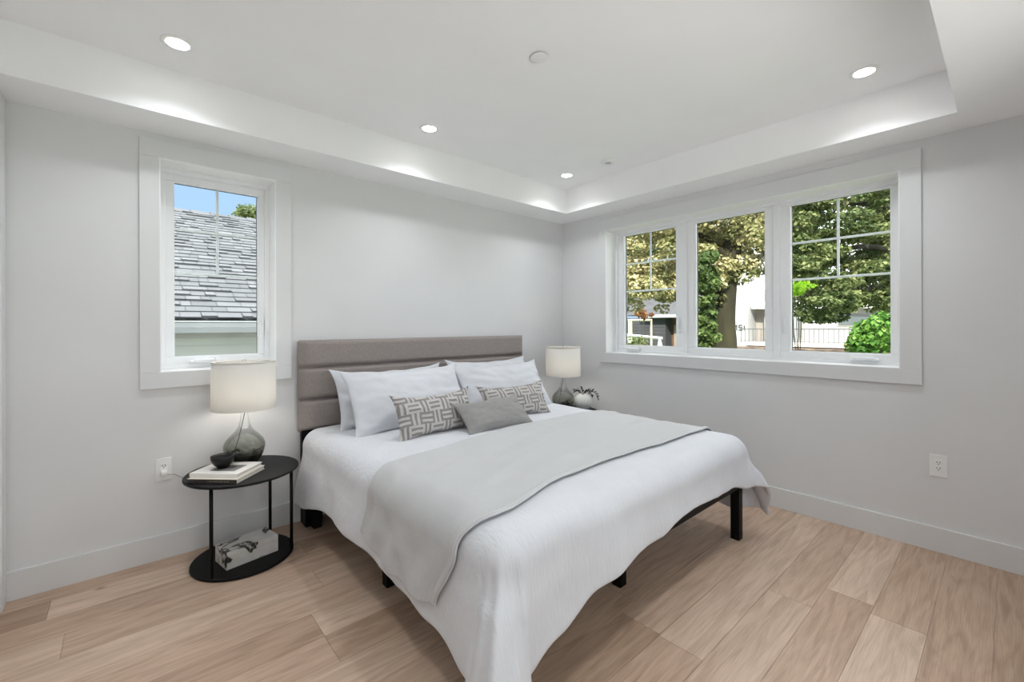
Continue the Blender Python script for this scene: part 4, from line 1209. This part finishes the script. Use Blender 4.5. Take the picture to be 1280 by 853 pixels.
# far conifer tip over the north roof
b0 = at_px(312, 300, 22)
tree('distant tree top showing above the shingled roof', 'tree', [(b0.x, b0.y, -1.0, 0.2), (b0.x, b0.y, 3.0, 0.16), (b0.x, b0.y, 7.0, 0.05)], None,
     clumps([(300, 330, 268, 300, 22), (308, 312, 262, 270, 22)], 50, 0.3, 0.55, (16, 4), 0.6), 2600, 0.16, green_leaf, bark2, 80, group='trees beyond the narrow window')

# --- buildings across the garden
stucco = vary(mat('white_stucco', rough=0.9), (0.34, 0.34, 0.335), (0.38, 0.38, 0.375), 3, bump=0.1, dist=0.01, bscale=30)
taupe = vary(mat('taupe_paint', rough=0.8), (0.30, 0.27, 0.24), (0.34, 0.31, 0.28), 3)
roofgrey = vary(mat('grey_roofing', rough=0.9), (0.05, 0.05, 0.053), (0.08, 0.08, 0.085), 4)
brick = mat('red_brick', rough=0.9)
n, l, b = nodes(brick)
tc = n.new('ShaderNodeTexCoord'); bt = n.new('ShaderNodeTexBrick')
bt.inputs['Color1'].default_value = (0.34, 0.13, 0.09, 1); bt.inputs['Color2'].default_value = (0.26, 0.10, 0.07, 1); bt.inputs['Mortar'].default_value = (0.4, 0.37, 0.34, 1); bt.inputs['Scale'].default_value = 5
mpn = n.new('ShaderNodeMapping'); mpn.inputs['Rotation'].default_value = (PI / 2, 0, PI / 2)
l.new(tc.outputs['Object'], mpn.inputs[0]); l.new(mpn.outputs[0], bt.inputs['Vector']); l.new(bt.outputs['Color'], b.inputs['Base Color'])
wh = empty('white_house', (19, 2.0, -0.25), label='white stucco house with a railed porch across the garden', cat='house')
WO = Vector((19, 2.0, -0.25))
def hobj(name, bm, m, root, org, **k):
    bmesh.ops.translate(bm, verts=bm.verts, vec=-org)
    return obj(name, bm, m, root, **k)
HX = 17.0
hobj('wall', boxes(((HX, -3.5, -0.25), (HX + 5, 3.75, 1.95)), ((HX + 1.2, 3.75, -0.25), (HX + 5, 4.24, 2.3))), stucco, wh, WO)
hobj('gable_wall', boxes(((HX - 0.6, 4.20, -0.25), (HX + 5, 4.78, 2.95))), stucco, wh, WO)
hobj('porch_side', boxes(((HX + 0.3, 3.76, 0.5), (HX + 1.2, 4.19, 2.2))), taupe, wh, WO)
bm = bmesh.new()
v = [bm.verts.new(p) for p in ((HX - 0.35, -3.8, 1.80), (HX - 0.35, 4.15, 2.02), (HX + 5.2, 4.15, 3.0), (HX + 5.2, -3.8, 2.8), (HX - 0.35, -3.8, 1.92), (HX - 0.35, 4.15, 2.16), (HX + 5.2, 4.15, 3.14), (HX + 5.2, -3.8, 2.94))]
for f in ((0, 3, 2, 1), (4, 5, 6, 7), (0, 1, 5, 4), (1, 2, 6, 5), (2, 3, 7, 6), (3, 0, 4, 7)): bm.faces.new([v[i] for i in f])
hobj('porch_roof', bm, vary(mat('pale_roof_edge', rough=0.7), (0.45, 0.44, 0.43), (0.52, 0.51, 0.50), 3), wh, WO)
wf = hobj('window', boxes(((HX - 0.03, 0.05, 1.26), (HX + 0.02, 1.18, 1.70))), taupe, wh, WO)
hobj('window_pane', boxes(((HX - 0.04, 0.1, 1.30), (HX - 0.028, 1.13, 1.66))), mat('dark_pane', (0.12, 0.14, 0.14), 0.1), wf, WO)
wf = hobj('window', boxes(((HX - 0.03, 2.3, 0.75), (HX + 0.02, 3.0, 1.62))), taupe, wh, WO)
hobj('window_pane', boxes(((HX - 0.04, 2.36, 0.8), (HX - 0.028, 2.94, 1.57))), mat('dark_pane', (0.16, 0.18, 0.18), 0.1), wf, WO)
hobj('porch_post', boxes(((HX - 0.32, 2.42, 0.6), (HX - 0.20, 2.54, 1.9))), stucco, wh, WO)
hobj('porch_deck', boxes(((HX - 1.6, -3.0, 0.50), (HX, 4.19, 0.62))), vary(mat('pale_deck_boards', rough=0.8), (0.50, 0.45, 0.38), (0.58, 0.53, 0.46), 4), wh, WO)
hobj('chimney', boxes(((HX + 2.0, 3.2, 2.0), (HX + 2.8, 3.85, 4.2))), brick, wh, WO)
# house numerals on the gable wall
for segs in (((4.63, 4.66, 1.10, 1.34), (4.655, 4.69, 1.26, 1.31)),
             ((4.42, 4.56, 1.31, 1.34), (4.53, 4.56, 1.22, 1.33), (4.42, 4.56, 1.21, 1.24), (4.42, 4.45, 1.11, 1.22), (4.42, 4.56, 1.10, 1.13)),
             ((4.31, 4.35, 1.12, 1.30),)):
    hobj('house_numeral', boxes(*[((HX - 0.625, a_, c_), (HX - 0.600, b_, d_)) for a_, b_, c_, d_ in segs]), M['slot'], wh, WO)

rl = empty('porch_railing', (HX - 1.55, 0.6, 0.62), label='slim metal railing with upright bars along the porch', cat='railing')
RO = Vector((HX - 1.55, 0.6, 0.62))
railm = vary(mat('grey_railing_metal', rough=0.5), (0.10, 0.10, 0.10), (0.14, 0.14, 0.14), 4)
hobj('top_rail', boxes(((HX - 1.575, -3.0, 1.15), (HX - 1.525, 4.15, 1.19))), railm, rl, RO)
hobj('bottom_rail', boxes(((HX - 1.565, -3.0, 0.68), (HX - 1.535, 4.15, 0.70))), railm, rl, RO)
y = -2.95
while y < 4.15:
    p = abs((y + 2.95) % 1.5) < 0.05
    w = 0.022 if p else 0.008
    hobj('post' if p else 'bar', boxes(((HX - 1.55 - w, y - w, 0.62), (HX - 1.55 + w, y + w, 1.16))), railm, rl, RO)
    y += 0.15 / 1.0
stone = vary(mat('brown_stone', rough=0.95), (0.05, 0.035, 0.028), (0.22, 0.16, 0.12), 3.0, 6, stretch=(1, 1, 2.5), bump=0.8, dist=0.04, bscale=5)
tag(obj('stone_wall', boxes(((HX - 1.95, -4.0, -0.3), (HX - 1.62, 4.19, 0.46))), stone, bevel=0.02), 'low brown stone wall in front of the porch', 'garden wall', kind='structure')

dg = empty('dark_garage', (18.5, 9.2, 0.25), label='dark grey clad garage with wooden door beyond the left pane', cat='garage')
DO = Vector((18.5, 9.2, 0.25))
dgm = mat('dark_grey_cladding', rough=0.8)
n, l, b = nodes(dgm)
vary(dgm, (0.04, 0.04, 0.044), (0.06, 0.06, 0.065), 2)
bm = bmesh.new()
z = 0.2
while z < 1.72:
    box(bm, (17.0, 8.35, z), (20.5, 11.6, z + 0.155)); box(bm, (17.02, 8.35, z + 0.155), (20.5, 11.6, z + 0.17)); z += 0.17
hobj('cladding_wall', bm, dgm, dg, DO)
hobj('recess_wall', boxes(((17.6, 6.9, 0.2), (20.5, 8.35, 1.74))), vary(mat('dark_brown_boards', rough=0.9), (0.10, 0.055, 0.04), (0.14, 0.08, 0.055), 4), dg, DO)  # dark brown boards set back beside the cladding
dr = hobj('door', boxes(((17.52, 7.55, 0.2), (17.6, 8.18, 1.35))), vary(mat('weathered_wood', rough=0.8), (0.24, 0.19, 0.14), (0.34, 0.28, 0.21), 3, stretch=(1, 6, 1)), dg, DO)
hobj('door_handle', boxes(((17.49, 7.62, 0.72), (17.52, 7.65, 0.84))), M['chrome'], dr, DO)
hobj('roof_edge', boxes(((16.6, 6.8, 1.72), (20.6, 9.6, 1.88))), vary(mat('pale_roof_trim', rough=0.6), (0.30, 0.31, 0.33), (0.36, 0.37, 0.39), 3), dg, DO)
bm = bmesh.new()
v = [bm.verts.new(p) for p in ((17.3, 6.8, 1.885), (17.3, 11.7, 1.885), (19.5, 11.7, 3.0), (19.5, 6.8, 3.0), (21.5, 6.8, 1.885), (21.5, 11.7, 1.885))]
bm.faces.new((v[0], v[1], v[2], v[3])); bm.faces.new((v[3], v[2], v[5], v[4])); bm.faces.new((v[0], v[3], v[4])); bm.faces.new((v[1], v[5], v[2]))
hobj('gable_roof', bm, roofgrey, dg, DO)
# light timber arbour in front of the garage
ab = empty('timber_arbour', (15.6, 9.6, 0.25), label='thin cream timber arbour in front of the dark garage', cat='arbour')
AO = Vector((15.6, 9.6, 0.25))
cream = vary(mat('cream_timber', rough=0.7), (0.55, 0.48, 0.36), (0.62, 0.55, 0.42), 5)
a0, a1 = at_px(785, 401, 20.2), at_px(815, 401, 19.6)
hobj('beam', tube([a0, a1], 0.05, 4), cream, ab, AO)
for q in (a0.lerp(a1, 0.05), a0.lerp(a1, 0.14), a0.lerp(a1, 0.97)):
    hobj('post', boxes(((q.x - 0.03, q.y - 0.03, 0.2), (q.x + 0.03, q.y + 0.03, q.z))), cream, ab, AO)
# trestle with a long white board
a0, a1 = at_px(783, 419.5, 17.5), at_px(828, 424, 16.8)
ts = empty('trestle_table', (a1.x, a1.y, 0.25), label='long white board on trestle legs in front of the garage', cat='trestle')
TO = Vector((a1.x, a1.y, 0.25))
wpaint = vary(mat('white_board_paint', rough=0.6), (0.62, 0.62, 0.60), (0.68, 0.68, 0.66), 4)
hobj('board', tube([a0, a1], 0.055, 4), wpaint, ts, TO)
d = (a1 - a0); d.z = 0; d.normalize(); s = Vector((-d.y, d.x, 0))
for t in (0.06, 0.93):
    q = a0.lerp(a1, t)
    for k in (-1, 1):
        for m_ in (-1, 1):
            e_ = q + d * (0.16 * k) + s * (0.2 * m_)
            g = gz(e_.x, e_.y)
            hobj('leg', tube([q + s * (0.06 * m_), (e_.x, e_.y, g)], 0.022, 6), wpaint, ts, TO)
